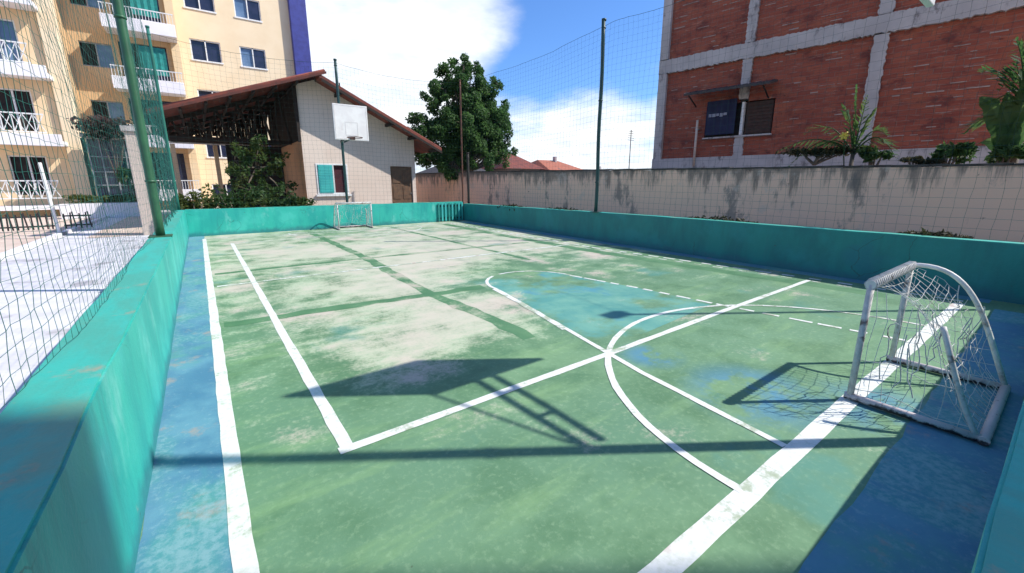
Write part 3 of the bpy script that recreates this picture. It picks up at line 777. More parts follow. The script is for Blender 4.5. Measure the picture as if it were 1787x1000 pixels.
for t in range(m_):
    xa = -.01+6.9*t/m_; xb = -.01+6.9*(t+1)/m_
    q.prism([(xa,-.012,lo[t]),(xb,-.012,lo[t+1]),(xb,-.012,hi[t+1]),(xa,-.012,hi[t])], (0,0,0), (0,.3,0))
q.scaled(K).build('slab_beam', M['concrete'], T, local=True); bb('slab_beam','concrete',-.01,6.9,-.012,.3,5.0,5.2)
bb('ground_beam','concrete',-.01,6.9,-.03,.3,1.10,1.455); bb('ground_beam','concrete',-.01,6.9,-.06,.3,.33,1.10)
bb('wall','brick',.0,6.86,.30,4.5,.33,5.2)
# smears of mortar squeezed out of the joints
rg = random.Random(5); sm = MB()
for _ in range(420):
    x = rg.uniform(.2,6.6); z = 1.46+.09*rg.randint(1,40)
    if any(a-.02 < x < b_+.02 for a,b_ in cols) or 3.0 < z < 3.32 or 5 < z: continue
    if .85 < x < 2.15 and 1.75 < z < 2.6: continue
    L = rg.uniform(.04,.22)
    if any(a-.02 < x+L < b_+.02 for a,b_ in cols): continue
    sm.box(x,x+L,D-.008,D+.002,z,z+rg.uniform(.006,.016))
tag(sm.scaled(K).build('mortar_smear', plain('mortar', (.46,.36,.31),(.38,.27,.23),9,.95,.3), T, local=True), kind='stuff')
wd = bb('window','dark',.96,2.04,.10,.14,1.81,2.35)
MB().box(1.56,1.60,.0,.10,1.81,2.35).scaled(K).build('window_frame', M['white'], wd, local=True)
MB().box(.95,2.06,-.03,.10,1.775,1.80).scaled(K).build('sill', M['concrete'], wd, local=True)
sh = MB().box(1.62,2.03,.07,.098,1.82,2.34)
for i in range(9): sh.box(1.63,2.02,.058,.07,1.84+.055*i,1.875+.055*i)
sh.scaled(K).build('shutter', M['shutter_dark'], wd, local=True)
# awning sheet
aw = MB(); n = 26
for i in range(n):
    x0 = .70+1.36*i/n; x1 = .70+1.36*(i+1)/n; dz = .012*(i % 2)
    aw.prism([(x0,-.42,2.50+dz),(x1,-.42,2.512-dz),(x1,.0,2.61-dz),(x0,.0,2.598+dz)], (0,0,0), (0,0,.035))
ao = aw.scaled(K).build('awning', M['metal_sheet'], T, local=True)
for x in (.78,1.96): MB().tube([(x,-.38,2.50),(x,-.02,2.36)], .012, 6).scaled(K).build('bracket', M['wood'], ao, local=True)
# navy banner hanging in the window, with an unreadable pale line of lettering
T2 = thing('banner', 'navy blue banner with a pale smudge of lettering, hanging under the metal awning', 'banner', (7.5*K,5.33*K,1-K), ang)
bn = MB(); nx = 12
for i in range(nx):
    xa = .98+.50*i/nx; xb = .98+.50*(i+1)/nx; ya = -.02-.012*math.sin(i*1.3); yb = -.02-.012*math.sin((i+1)*1.3)
    bn.prism([(xa,ya,1.84),(xb,yb,1.84),(xb,yb,2.42),(xa,ya,2.42)], (0,0,0), (0,.008,0))
bn.scaled(K).build('cloth', M['banner'], T2, local=True)
lt = MB()
for x, w_ in ((1.03,.05),(1.09,.06),(1.16,.045),(1.22,.05),(1.28,.06)): lt.box(x,x+w_,-.040,-.036,2.15+.01*math.sin(x*40),2.20)
lt.scaled(K).build('lettering', plain('pale_print', (.34,.36,.42),(.22,.24,.32),14,.7), T2, local=True)
# pale pipe standing by the window
T2 = thing('drain_pipe', 'thin pale vertical pipe left of the navy banner', 'pipe', (7.5*K,5.33*K,1-K), ang)
MB().tube([(.84,-.045,1.30),(.84,-.045,2.12)], .022, 8).scaled(K).build('pipe', M['pink_floor'], T2, local=True)
for zz in (1.42,1.95): MB().box(.81,.87,-.05,D,zz,zz+.02).scaled(K).build('clip', M['grey_metal'], T2, local=True)
# plants over the boundary wall
def frond(b, base, tip, droop, n, leaf, rg, wid=.012):
    base = Vector(base); tip = Vector(tip); d = tip-base; side = d.cross(Vector((0,0,1))).normalized()
    P = [base + d*s + Vector((0,0,droop*math.sin(math.pi*s)-droop*.6*s*s)) for s in [i/n for i in range(n+1)]]
    b.tube(P, [wid*(1-.8*i/n) for i in range(n+1)], 5, False)
    for i in range(2, n+1):
        for sg in (-1,1):
            L = leaf*(math.sin(math.pi*min(1,.15+.85*i/n))*.9+.2)*rg.uniform(.8,1.15)
            q = P[i] + (side*sg*.75 + d.normalized()*.6 + Vector((0,0,-.35+rg.uniform(-.2,.2)))).normalized()*L
            t_ = (q-P[i]).normalized(); wv = t_.cross(Vector((0,0,1))).normalized()*.014 if abs(t_.z) < .95 else side*.014
            mid_ = P[i]*.5+q*.5
            b.face([P[i]-wv*.3, mid_-wv, q, mid_+wv]); 
def palm_plant(name, label, x, y, z0, z1, fr, seed, leaf=.20, trunk=.03, mat='palm'):
    rg = random.Random(seed); T = thing(name, label, 'plant', (x,y,0))
    MB().tube([(x,y,-.03),(x+.02,y+.01,z0*.6),(x,y,z1)], [trunk*1.2,trunk,trunk*.8], 8).build('trunk', M['bark'], T)
    b = MB()
    for (dx,dy,dz,dr) in fr: frond(b, (x,y,z1), (x+dx,y+dy,z1+dz), dr, 16, leaf, rg)
    b.build('crown', M[mat], T)
palm_plant('palm_plant', 'feathery palm with drooping fronds, in front of the pale brick building column', 7.25,1.98,1.1,1.38,
    [(-.02,.08,.88,.03),(-.02,.60,.42,.18),(.03,.95,.18,.16),(.0,-.32,.30,.14),(-.1,.40,.16,.12),(.05,-.14,.60,.08),(-.02,.20,.70,.10),(0,.75,.0,.22),(0,-.45,.05,.2),(0,-.05,.75,.03)], 3, .25)
palm_plant('palm_plant', 'dark palm at the right edge, biggest of the wall plants', 7.35,.55,1.2,1.70,
    [(-.02,.05,1.05,.05),(.0,.40,.62,.15),(.0,.32,.15,.20),(.05,-.2,1.0,.05),(.1,-.4,.7,.1),(-.05,.18,.85,.1),(.05,.42,-.05,.12),(0,.22,.45,.25),(-.02,-.05,.80,.05),(.02,.15,.60,.02)], 9, .30, .06)
def blades(parent_label, x, y, z, specs, seed):
    rg = random.Random(seed); T = thing('broad_leaf_plant', parent_label, 'plant', (x,y,0))
    MB().tube([(x,y,-.03),(x,y+.02,z*.7),(x,y,z)], [.05,.045,.03], 8).build('stem', M['bark'], T)
    b = MB()
    for (dx,dy,dz,w_,cv) in specs:
        n = 14; a = Vector((x,y,z)); d = Vector((dx,dy,dz)); side = d.cross(Vector((1,.2,0))).normalized(); pr = None
        for i in range(n+1):
            t = i/n; c = a+d*t+Vector((-.04*math.sin(math.pi*t),0,cv*math.sin(math.pi*t)-cv*t*t)); hw = w_*math.sin(math.pi*(.06+.92*t))**.7*rg.uniform(.85,1.1)
            cur = (c-side*hw+Vector((-.25*hw,0,0)), c, c+side*hw+Vector((-.25*hw,0,0)))
            if pr: b.face([pr[0],pr[1],cur[1],cur[0]],True); b.face([pr[1],pr[2],cur[2],cur[1]],True)
            pr = cur
    b.build('leaves', M['palm'], T); return T
blades('broad-leaved plant with tall upright blades, at the right edge above the wall', 7.3,.60,1.22,
    [(.0,-.06,1.30,.06,.0),(.0,.30,.85,.085,.12),(.0,.10,.75,.07,.0),(.0,-.22,.95,.08,.05),(.0,.25,.30,.06,.1),(0,.03,.55,.09,0)], 6)
def shrub(label, c, rad, n, size, seed, mat, z0=-.03, squash=(1,1,.8), lumps=6, name='shrub', cat='shrub', group=None):
    rg = random.Random(seed); T = thing(name, label, cat, (c[0],c[1],max(z0,-.03)), group=group)
    b = MB(); c = Vector(c)
    for _ in range(lumps):
        p = c + Vector((rg.uniform(-1,1)*rad*.7*squash[0], rg.uniform(-1,1)*rad*.7*squash[1], rg.uniform(-.6,.8)*rad*.6*squash[2]))
        leaf_cloud(b, p, rad*rg.uniform(.35,.6), n//lumps, size, rg, squash)
    b.build('foliage', M[mat], T)
    st = MB()
    for _ in range(6):
        p = c + Vector((rg.uniform(-.6,.6)*rad*squash[0], rg.uniform(-.6,.6)*rad*squash[1], rg.uniform(-.2,.4)*rad))
        st.tube([(c.x,c.y,z0),tuple((Vector((c.x,c.y,z0))+p)/2+Vector((.03,.02,0))),tuple(p)], [.022,.015,.006], 5)
    st.build('stem', M['bark'], T); return T
shrub('round green bush at the foot of the feathery palm', (7.22,1.72,1.36), .17, 500, .045, 21, 'leaf_b', 1.0)
shrub('flowering green bush topped with pale tips, between the two palms', (7.22,1.02,1.34), .17, 520, .045, 22, 'leaf_b', 1.0)
shrub('low grey-green creeper on the wall coping left of the flowering bush', (7.2,1.28,1.25), .14, 260, .04, 23, 'leaf_dry', 1.0, (.8,1.5,.5))
shrub('dark bush under the palm at the right edge', (7.25,.58,1.30), .15, 420, .045, 24, 'leaf_b', 1.0)
shrub('sparse creeper trailing left from the feathery palm over the wall', (7.2,2.40,1.40), .20, 700, .035, 25, 'leaf_dry', 1.25, (.6,2.2,.55), lumps=12)
T = thing('yellow_flower', 'single yellow bloom beside the pale brick building column', 'flower', (7.0,2.0,1.2))
fl = MB()
for i in range(6):
    a = i*math.pi/3; cx, cy = 2.03+.035*math.cos(a), 1.60+.035*math.sin(a)
    fl.tube([(6.99,2.03,1.60),(6.97,cx,cy),(6.98,cx+.02*math.cos(a),cy+.02*math.sin(a))], [.010,.018,.008], 6)
fl.build('petals', M['yellow'], T); MB().tube([(7.08,2.0,1.15),(7.02,2.02,1.4),(6.99,2.03,1.59)], .007, 5).build('stalk', M['leaf_b'], T)

# ------------------------------------------------------------------ centre: tree
def tree(label, c, lobes, n, size, seed, trunk_base, name='broadleaf_tree', mat='leaf', tr=.11):
    rg = random.Random(seed); c = Vector(c)
    T = thing(name, label, 'tree', trunk_base)
    b = MB(); tb = Vector(trunk_base); limbs = MB()
    fork = Vector((tb.x,tb.y,1.35)); limbs.tube([tb, (tb+fork)/2+Vector((.03,0,0)), fork], [tr*1.3,tr,tr*.85], 10)
    for (x,y,z,r) in lobes:
        p = Vector((x,y,z)); mid_ = (fork+p)/2+Vector((rg.uniform(-.15,.15),0,-.08))
        limbs.tube([fork, mid_, p], [tr*.6,tr*.35,tr*.12], 7)
        k = max(5, int(r*17))
        for _ in range(k):
            d = Vector((rg.gauss(0,1),rg.gauss(0,1),rg.gauss(0,1))).normalized()*r*rg.uniform(.45,1.0)
            rr = r*rg.uniform(.22,.42)
            leaf_cloud(b, p+d, rr, int(n*rr*rr*14), size, rg)
            limbs.tube([p, p+d*.6, p+d], [tr*.12,tr*.08,tr*.03], 5, False)
    limbs.build('trunk', M['bark'], T); b.build('crown', M[mat], T)
    return T
lob = [(7.1,12.8,4.1,.5),(7.8,12.9,4.5,.42),(8.5,12.9,4.0,.45),(6.5,12.9,3.5,.5),(9.1,12.9,3.2,.5),(9.2,12.9,2.2,.45),(5.6,12.9,2.0,.4),(7.0,12.8,1.7,.55),(8.0,12.8,1.8,.6),(8.7,12.9,2.1,.55),(6.2,12.9,1.9,.5),(7.7,12.6,4.1,.55),(8.6,12.9,3.0,.6),(6.8,12.8,3.9,.5),(9.0,12.9,2.5,.45),(6.7,13,3.1,.6),(6.0,12.9,2.6,.55),(8.2,12.7,3.2,.7),(7.3,12.5,2.9,.7),(7.0,13,2.1,.6),(8.4,12.7,2.6,.6),(7.3,13,2.6,.95),(8.5,13.1,2.3,.75),(6.4,13,2.4,.75),(7.2,13,3.7,.75),(6.95,13,4.5,.42),(7.55,12.9,4.75,.45),(8.1,13,4.2,.45),(8.85,13,3.6,.6),(9.0,13,4.35,.34),(5.75,12.9,2.2,.5),(9.2,13.2,2.9,.5),(7.9,13.4,3.2,.9),(8.9,13,1.9,.5),(6.6,13,1.75,.45),(7.6,13,1.7,.4)]
tree('big dark broadleaf tree with brighter green tips, behind the far corner', (7.5,13,3), lob, 330, .058, 2, (7.55,13,-.03))

# ------------------------------------------------------------------ centre: house with gable, open hall on its left
T = thing('gable_house', 'pale rendered house with a gable roof, teal shutter and brown door', 'house', (3.6,12,0))
x0, x1, y0, y1 = 2.15, 5.05, 11.5, 16.5
wx0,wx1,wz0,wz1 = 2.41,3.17,.70,1.46
dx0,dx1,dz1 = 4.32,4.95,1.43
def zr(x):  return 3.50-.075-(x-2.63)*.516 if x > 2.63 else 3.50-.075-(2.63-x)*.355
def wl(a,b_,z0_,z1f):
    A = [(a,y0,z0_),(b_,y0,z0_)]
    if callable(z1f): A += [(b_,y0,z1f(b_))] + ([(2.63,y0,z1f(2.63))] if a < 2.63 < b_ else []) + [(a,y0,z1f(a))]
    else: A += [(b_,y0,z1f),(a,y0,z1f)]
    return A
wb = MB()
for a, b_, c, d in ((x0,wx0,-.03,zr),(wx0,wx1,-.03,wz0),(wx0,wx1,wz1,zr),(wx1,dx0,-.03,zr),(dx0,dx1,dz1,zr),(dx1,x1,-.03,zr)):
    wb.prism(wl(a,b_,c,d), (0,0,0), (0,.14,0))
wb.box(x0+.14,x1,y1-.14,y1,-.03,zr(x1)); wb.box(x1-.14,x1,y0+.14,y1-.14,-.03,zr(x1)-.02)
wb.build('wall', M['house'], T)
sw = MB(); sw.prism([(x0-.003,y0+.003,-.03),(x0-.003,y1,-.03),(x0-.003,y1,2.0),(x0-.003,y0+.003,2.0)][::-1], (0,0,0), (.14,0,0)); sw.build('side_wall', M['orange'], T)
su = MB(); su.prism([(x0-.003,y0+.10,2.0),(x0-.003,y1,2.0),(x0-.003,y1,zr(x0)),(x0-.003,y0+.10,zr(x0))][::-1], (0,0,0), (.14,0,0)); su.build('upper_side_wall', M['wood'], T)
MB().box(x0-.07,x0-.006,y0-.05,y0+.06,1.95,zr(x0)).build('corner_post', M['wood'], T)
# roof: right slope with tiles, visible edge and underside
def slope(b, xa, za, xb, zb, ya, yb, th, tiles=True):
    d = Vector((xb-xa,0,zb-za)); nrm = Vector((-d.z,0,d.x)).normalized(); nrm = nrm if nrm.z > 0 else -nrm
    b.prism([(xa,ya,za),(xb,ya,zb),(xb,ya,zb-th),(xa,ya,za-th)], (0,0,0), (0,yb-ya,0))
    if tiles:
        n = int((yb-ya)/.14)
        for i in range(n+1):
            y = ya+.07+.14*i
            if y > yb: break
            b.tube([Vector((xa,y,za))+nrm*.004, Vector((xb,y,zb))+nrm*.004], .030, 6)
rb = MB(); slope(rb, 2.58,3.44,5.66,1.93,11.0,16.8,.07)
rf = rb.build('roof', M['roof'], T)
fb = MB(); fb.prism([(2.62,10.985,3.36),(5.66,10.985,1.855),(5.66,10.985,1.79),(2.62,10.985,3.29)],(0,0,0),(0,.02,0)); fb.build('barge_board', M['wood'], rf)
for i in range(5): 
    x = 3.0+.62*i; zz = 3.36-(x-2.63)*.49-.05; MB().box(x,x+.06,11.0,11.5,zz-.07,zz-.005).build('rafter', M['wood'], rf)
# window: closed teal shutter, open half with maroon curtain, white frame and sill
wf = MB(); t_ = .035
wf.box(wx0,wx1,y0-.015,y0+.06,wz1-t_,wz1).box(wx0,wx1,y0-.015,y0+.06,wz0,wz0+t_)
wf.box(wx0,wx0+t_,y0-.015,y0+.06,wz0+t_,wz1-t_).box(wx1-t_,wx1,y0-.015,y0+.06,wz0+t_,wz1-t_).box(2.80,2.83,y0-.014,y0+.06,wz0+t_,wz1-t_)
win = wf.build('window', M['white'], T)
shb = MB().box(wx0+t_+.01,2.79,y0-.03,y0-.017,wz0+t_,wz1-t_)
for i in range(10): shb.box(wx0+t_+.03,2.77,y0-.036,y0-.031,wz0+.06+.066*i,wz0+.105+.066*i)
shb.build('shutter', M['shutter'], win)
MB().box(2.84,wx1-t_,y0+.05,y0+.06,wz0+t_,wz1-t_).build('pane', M['curtain_red'], win)
MB().box(wx0-.05,wx1+.05,y0-.06,y0-.002,wz0-.05,wz0-.004).build('sill', M['white'], win)
dr = MB().box(dx0+.02,dx1-.02,y0+.03,y0+.07,-.03,dz1-.02)
for k in range(2):
    for q in range(3): dr.box(dx0+.06+.29*k,dx0+.28+.29*k,y0+.018,y0+.03,.10+.44*q,.46+.44*q)
do = dr.build('door', M['door'], T); MB().tube([(dx1-.06,y0-.01,.70),(dx1-.06,y0+.02,.70),(dx1-.06,y0+.02,.66)], .012, 6).build('handle', M['grey_metal'], do)
box('roof_post', M['pole_dark'], T, 3.02,3.045,11.05,11.075,3.2,3.32)

T = thing('open_hall', 'open-sided hall with dark trusses under a red tiled lean-to roof', 'hall', (.5,13,0))
rb = MB(); slope(rb, -.62,2.362,2.72,3.55,11.0,17.2,.035)
rf = rb.build('roof', M['roof'], T)
fb = MB(); fb.prism([(-.62,10.98,2.327),(2.74,10.98,3.52),(2.74,10.98,3.47),(-.62,10.98,2.277)],(0,0,0),(0,.018,0)); fb.build('barge_board', M['roof_edge'], rf)
def zu(x): return 3.50-(2.72-x)*.3557
for yy in (12.5,14.2,15.7,17.0):
    cz = 1.92+.06*(yy-11.25); tb = MB(); tb.beam((-.5,yy,cz),(2.10,yy,cz),.07,.09)
    tb.beam((-.58,yy,zu(-.58)-.05),(2.08,yy,zu(2.08)-.05),.06,.09)
    for k in range(6):
        xa = -.54+.44*k
        if zu(xa+.22)-.05 > cz+.1: tb.beam((xa,yy,cz),(xa+.22,yy,zu(xa+.22)-.05),.045,.05); tb.beam((xa+.22,yy,zu(xa+.22)-.05),(xa+.44,yy,cz),.045,.05)
    tb.build('truss', M['wood'], T)
pl_ = MB()
for k in range(7): 
    x = -.56+.44*k; pl_.box(x,x+.05,11.02,17.15,zu(x)-.075,zu(x)-.025)
pl_.build('purlin', M['wood'], T)
MB().box(-.55,2.12,17.02,17.10,2.18,2.27).build('edge_beam', M['white'], T)
gb = MB(); rgn = random.Random(3)
for k in range(36):
    xa = -.55+.075*k; zt = zu(xa)-.03
    if zt > 2.42: gb.box(xa,xa+.071,17.03,17.05,2.36+rgn.choice((0,0,.04,.09)),zt)
gb.build('blocking_boards', M['wood'], T)  # dark boards added to block the bright view behind the trusses
for (x,y) in ((-.48,17.0),(.6,17.0),(2.05,17.0)): MB().box(x-.06,x+.06,y-.06,y+.06,-.03,2.16).build('post', M['cream'], T, .008)
MB().box(.75,2.12,14.4,14.5,-.03,2.02).build('dark_panel', M['dark'], T)  # added dark panel that keeps the hall opening dark
# cream pillar beside the left corner pole
T = thing('plaster_pillar', 'stained cream pillar beside the open hall, left of the green pole', 'pillar', (-.8,10.9,0))
MB().box(-.98,-.68,10.75,11.05,-.03,1.92).build('shaft', M['pillar'], T, .012)
MB().box(-1.02,-.60,10.71,11.09,1.92,2.02).build('capital', M['concrete'], T, .008)
# floor slab of the hall
tag(sheet('hall_floor', M['pink_floor'], -1.8,2.15,10.8,17.4,-.008), kind='structure')

# bushes in front of the hall
shrub('yellowish green bush at the left of the hall opening', (-.15,10.65,.55), .30, 800, .05, 31, 'leaf_olive', squash=(1,.7,1))
shrub('broad dark shrub in the middle of the hall opening', (.55,10.8,.60), .48, 1300, .055, 32, 'leaf_b', squash=(1.3,.5,.9), lumps=9)
shrub('low dark hedge beside the orange side of the house', (1.55,10.7,.50), .38, 1000, .05, 33, 'leaf_b', squash=(1.5,.5,.55), lumps=9)
lob2 = [(.75,11.8,1.5,.36),(1.7,11.9,1.5,.34),(1.0,11.8,.8,.4),(1.6,11.8,.85,.36),(1.3,11.7,1.9,.3),(1.15,12.0,1.55,.40),(1.5,12.0,1.2,.36),(.85,12,1.15,.34),(1.45,12.2,1.75,.30),(1.2,12,.9,.34)]
tree('dark leafy tree growing inside the open hall', (1.2,12,1.4), lob2, 200, .055, 8, (1.2,12,-.03), name='small_tree', mat='leaf_b', tr=.05)

# ------------------------------------------------------------------ left: apartment block
T = thing('apartment_building', 'tall cream apartment block with balconies and a purple-blue end strip', 'building', (0,22,0))
def ab(name, mat, *a, parent=None, bevel=0): return MB().box(*a).build(name, M[mat], parent or T, bevel)
def wallholes(name, mat, x0,x1,y0,y1,z0,z1,holes):
    """wall slab with rectangular openings"""
    xs = sorted({x0,x1,*[h[0] for h in holes],*[h[1] for h in holes]}); b = MB()
    for a, c in zip(xs[:-1], xs[1:]):
        hz = sorted([(h[2],h[3]) for h in holes if h[0] <= a+1e-6 and h[1] >= c-1e-6]); z = z0
        for p, q in hz:
            if p > z: b.box(a,c,y0,y1,z,p)
            z = q
        if z < z1: b.box(a,c,y0,y1,z,z1)
    return b.build(name, M[mat], T)
FL = 1.87; zmax = 12.5
# right block facade, y = 22
holes = []; wins = []
for k in range(-3,3):
    for (a, b_) in ((.46,1.46),(2.12,3.06)):
        holes.append((a,b_,5.78+FL*k,6.54+FL*k)); wins.append((a,b_,5.78+FL*k,6.54+FL*k))
wallholes('wall', 'cream_light', -.15,4.14,22,22.25,-.03,zmax,holes)
ab('end_strip','purple',4.14,4.82,21.75,22.6,-.03,zmax,bevel=.02)
ab('side_wall','cream',-.15,.10,20.9,22.0,-.03,zmax)
ab('core','cream',-6.5,4.9,23.2,27,-.03,zmax)
for i, (a, b_, p, q) in enumerate(wins):
    fr = MB().box(a-.03,b_+.03,21.965,21.998,p-.06,p-.005).box((a+b_)/2-.02,(a+b_)/2+.02,22.03,22.09,p,q).box(a,b_,22.03,22.09,q-.04,q).box(a,a+.04,22.03,22.09,p,q-.04).box(b_-.04,b_,22.03,22.09,p,q-.04)
    w_ = fr.build('window', M['white'], T)
    MB().box(a+.04,b_-.04,22.10,22.12,p,q-.04).build('pane', M['glass' if i % 2 == 0 else 'glass_blue'], w_)
    if i % 2: MB().box((a+b_)/2+.02,b_-.04,22.06,22.085,p+.02,q-.05).build('pane', M['glass'], w_)
# recessed wall with a column of small windows, y = 21.6, and the balconies
holes = []
for k in range(-1,4):
    zb = 4.88-FL+FL*k
    holes.append((-2.62,-1.80,zb,zb+.78)); holes.append((-1.62,-.30,zb-.55,zb+.95))
wallholes('recessed_wall','ochre',-2.9,-.15,21.0,21.2,-.03,zmax,holes)
for k in range(-1,4):
    zb = 4.88-FL+FL*k
    fr = MB().box(-2.62,-1.80,21.05,21.10,zb+.74,zb+.78).box(-2.62,-1.80,21.05,21.10,zb,zb+.04).box(-2.23,-2.19,21.05,21.10,zb+.04,zb+.74)
    w_ = fr.build('window', M['grey_metal'], T)
    MB().box(-2.62,-2.22,21.12,21.14,zb,zb+.78).build('pane', M['dark'], w_); MB().box(-2.19,-1.80,21.07,21.09,zb+.04,zb+.74).build('pane', M['glass_blue'], w_)
    # balcony: slab, parapet band, railing, curtain, dark door
    z0 = zb-.64
    bl = MB().box(-1.85,.06,19.95,20.99,z0-.10,z0).build('balcony', M['band_white'], T)
    MB().box(-1.85,.06,19.90,19.96,z0-.16,z0+.24).build('parapet', M['band_white'], bl, .01); MB().box(-1.87,-1.80,19.97,20.98,z0+.002,z0+.24).build('parapet', M['band_white'], bl)
    rl = MB().beam((-1.84,19.93,z0+.56),(.05,19.93,z0+.56),.03,.03)
    for i in range(24): rl.beam((-1.82+.08*i,19.93,z0+.24),(-1.82+.08*i,19.93,z0+.55),.014,.014)
    rl.build('railing', M['white'], bl)
    MB().box(-1.62,-.95,21.12,21.15,z0+.0,z0+1.58).build('door', M['dark'], bl); MB().box(-.95,-.30,21.10,21.13,z0+.0,z0+1.58).build('door', M['glass'], bl)
    if k in (1,2):
        cu = MB()
        for i in range(8): cu.prism([(-1.05+.09*i,20.2+.03*(i%2),z0+.45),(-.96+.09*i,20.2+.03*((i+1)%2),z0+.45),(-.96+.09*i,20.2+.03*((i+1)%2),z0+1.35),(-1.05+.09*i,20.2+.03*(i%2),z0+1.35)],(0,0,0),(0,.012,0))
        cu.build('curtain', M['curtain'], bl)
# left block, y = 19, with a bright end pier
holes = []
for k in range(0,6): holes.append((-4.42,-3.62,.62+FL*k,1.78+FL*k))
wallholes('wall','cream',-8.0,-3.12,19.0,19.25,-.03,zmax,holes)
ab('end_pier','cream_light',-3.12,-2.78,18.85,19.4,-.03,zmax,bevel=.01); ab('side_wall','ochre',-3.1,-2.9,19.4,21.0,-.03,zmax)
for k in range(0,6):
    zb = .62+FL*k
    fr = MB()
    for x in (-4.42,-4.03,-3.66): fr.box(x,x+.04,19.06,19.12,zb,zb+1.16)
    fr.box(-4.38,-3.62,19.065,19.11,zb+1.12,zb+1.16)
    w_ = fr.build('window', M['white'], T)
    MB().box(-4.42,-3.62,19.14,19.16,zb,zb+1.16).build('pane', M['glass_blue' if k == 2 else 'dark'], w_)
    bl = MB().box(-5.6,-3.06,18.28,18.99,zb-.42,zb-.30).build('balcony', M['band_white'], T)
    if k > 0: MB().box(-5.6,-3.06,18.22,18.28,zb-.46,zb-.12).build('parapet', M['band_white'], bl, .01)
    rl = MB().beam((-4.6,18.30,zb+.42),(-3.35,18.30,zb+.42),.035,.035).beam((-4.6,18.30,zb-.08),(-3.35,18.30,zb-.08),.03,.03)
    for i in range(6):
        xa = -4.6+.208*i; rl.beam((xa,18.30,zb-.08),(xa+.208,18.30,zb+.42),.016,.016); rl.beam((xa,18.295,zb+.42),(xa+.208,18.295,zb-.08),.016,.016); rl.beam((xa,18.305,zb-.1),(xa,18.305,zb+.42),.018,.018)
    rl.build('railing', M['white'], bl)

# entrance with glazed door, planter, railing and post
T = thing('entrance_porch', 'dark glazed entrance with thin white bars under maroon creeper', 'entrance', (-2.0,18,0))
MB().box(-2.55,-1.45,18.2,18.25,.35,2.3).build('glazing', M['glass'], T)
gr = MB()
for x in (-2.55,-2.28,-2.0,-1.72,-1.47): gr.box(x,x+.03,18.13,18.19,.35,2.3)
for zz in (.9,1.3,1.75,2.27): gr.box(-2.55,-1.44,18.14,18.185,zz,zz+.025)
gr.build('frame', M['grey_metal'], T)
MB().box(-2.62,-1.38,17.9,18.6,2.31,2.42).build('lintel', M['concrete'], T); 
for x in (-2.66,-1.40): MB().box(x,x+.08,18.15,18.3,-.03,2.3).build('jamb', M['wood'], T)
shrub('maroon and green creeper over the glazed entrance', (-1.95,17.7,2.60), .68, 1300, .075, 51, 'leaf_maroon', 1.0, (1.25,.5,.75), lumps=9)
shrub('dark green bush against the glazed entrance', (-1.62,17.6,1.0), .38, 600, .07, 52, 'leaf_b', -.03, (.8,.6,1.3))
T = thing('planter', 'long white planter box in front of the entrance', 'planter', (-2.2,17,0))
MB().box(-3.2,-1.35,16.9,17.3,-.012,.40).build('trough', M['band_white'], T, .01); MB().box(-3.16,-1.39,16.94,17.26,.395,.42).build('soil', M['ground'], T)
shrub('clipped olive hedge growing in the white planter', (-2.25,17.1,.52), .30, 1300, .05, 53, 'leaf_olive', .40, (2.7,.5,.6), lumps=16, name='hedge', cat='hedge')
rg = random.Random(4)
T = thing('iron_railing', 'low black iron railing on the pink paving beside the white post', 'railing', (-2.9,13,0))
rb = MB()
for xa, xb in ((-4.6,-2.55),(-2.42,-2.02)):
    n = int((xb-xa)/.07)
    for i in range(n+1): 
        x = xa+(xb-xa)*i/n; rb.beam((x,13,.02),(x+.03*math.sin(i*2.1),13,.34+.02*(i%3)),.022,.022)
rb.build('bars', M['black'], T)
hb = MB().beam((-4.62,12.985,.09),(-2.53,12.985,.09),.03,.03).beam((-4.62,12.985,.29),(-2.53,12.985,.29),.03,.03).beam((-2.44,12.985,.09),(-2.0,12.985,.09),.03,.03).beam((-2.44,12.985,.29),(-2.0,12.985,.29),.03,.03)
hb.build('rail', M['black'], T)
T = thing('white_post', 'slim white post standing on the edge of the white pavement', 'post', (-2.3,11.75,0))
MB().beam((-2.3,11.75,-.02),(-2.34,11.75,1.36),.05,.05).build('shaft', M['white'], T, .008)
MB().box(-2.38,-2.22,11.67,11.83,-.012,.05).build('foot', M['concrete'], T, .006)
T = thing('kerb', 'low kerb along the outer edge of the white pavement', 'kerb', (-2.27,12,0)); 
MB().box(-2.33,-2.24,-3,30,-.03,.045).build('kerb_stones', M['band_white'], T, .01)

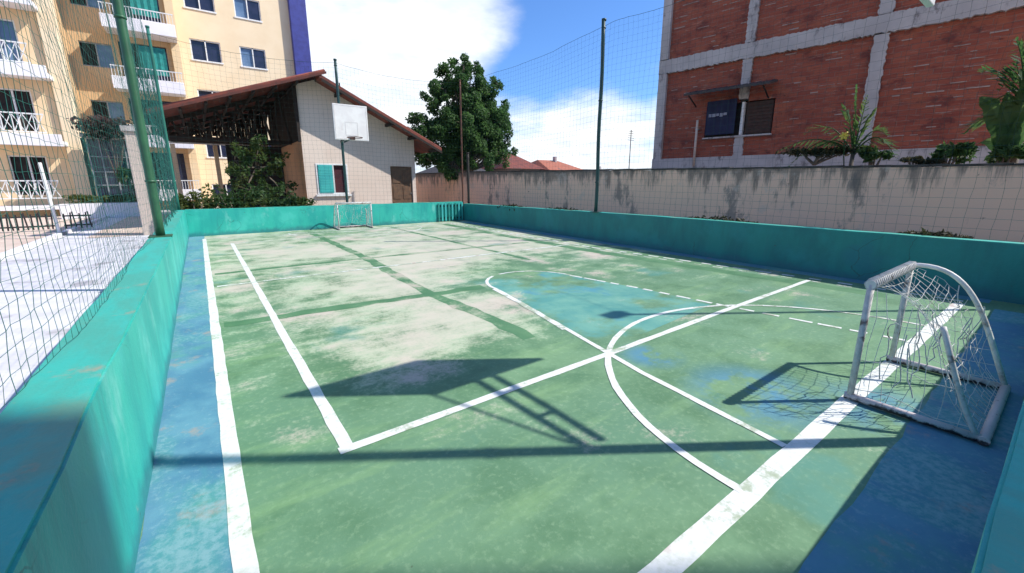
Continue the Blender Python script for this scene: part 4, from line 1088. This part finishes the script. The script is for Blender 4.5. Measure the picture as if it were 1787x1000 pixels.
# ------------------------------------------------------------------ far roofs beyond the boundary wall
def far_house(label, xa, xb, y, zb, zt, ridge, mat='roof_far', wall='pink_wall'):
    T = thing('far_house', label, 'house', ((xa+xb)/2,y,0), group='houses beyond the boundary wall')
    MB().box(xa,xb,y,y+4,-.03,zb).build('wall', M[wall], T)
    rb = MB(); m_ = ridge; o = .25
    A,B,Cc,Dd = (xa-o,y-o,zb-.05),(xb+o,y-o,zb-.05),(xb+o,y+4+o,zb-.05),(xa-o,y+4+o,zb-.05)
    r0, r1 = (xa+(xb-xa)*m_[0],y+2,zt),(xa+(xb-xa)*m_[1],y+2,zt)
    rb.face([A,B,r1,r0]); rb.face([B,Cc,r1]); rb.face([Cc,Dd,r0,r1]); rb.face([Dd,A,r0]); rb.face([Dd,Cc,B,A])
    rf = rb.build('roof', M[mat], T)
    w_ = MB().box(xa+(xb-xa)*.4,xa+(xb-xa)*.55,y-.03,y-.001,zb-.6,zb-.15).build('window', M['dark'], T)
    MB().box(xa+(xb-xa)*.65,xa+(xb-xa)*.7,y+1.6,y+1.9,zt-.3,zt+.25).build('chimney', M['concrete'], rf)
far_house('brown-roofed house peeping over the pink wall next to the tree', 15.8,18.6,22,1.9,3.0,(.35,.6), 'roof')
far_house('orange-roofed house peeping over the pink wall, right of the brown roof', 19.0,22.0,21.5,1.85,2.55,(.2,.8))
far_house('low grey-roofed house mostly hidden behind the pink wall and tree', 11.6,14.8,22,1.55,2.2,(.3,.7), 'metal_sheet')
far_house('distant white house with a flat grey roof left of the brick building', 25.5,30,24,1.7,2.1,(.1,.9), 'metal_sheet', 'band_white')
T = thing('antenna', 'thin rooftop antenna mast left of the brick building', 'antenna', (28.5,22,0))
MB().tube([(28.5,22.5,1.5),(28.5,22.5,5.1)], .035, 6).build('mast', M['pole_dark'], T)
an = MB()
for i in range(5): an.beam((28.1+.03*i,22.5,4.3+.17*i),(28.9-.03*i,22.5,4.3+.17*i),.03,.03)
an.build('aerial', M['pole_dark'], T)
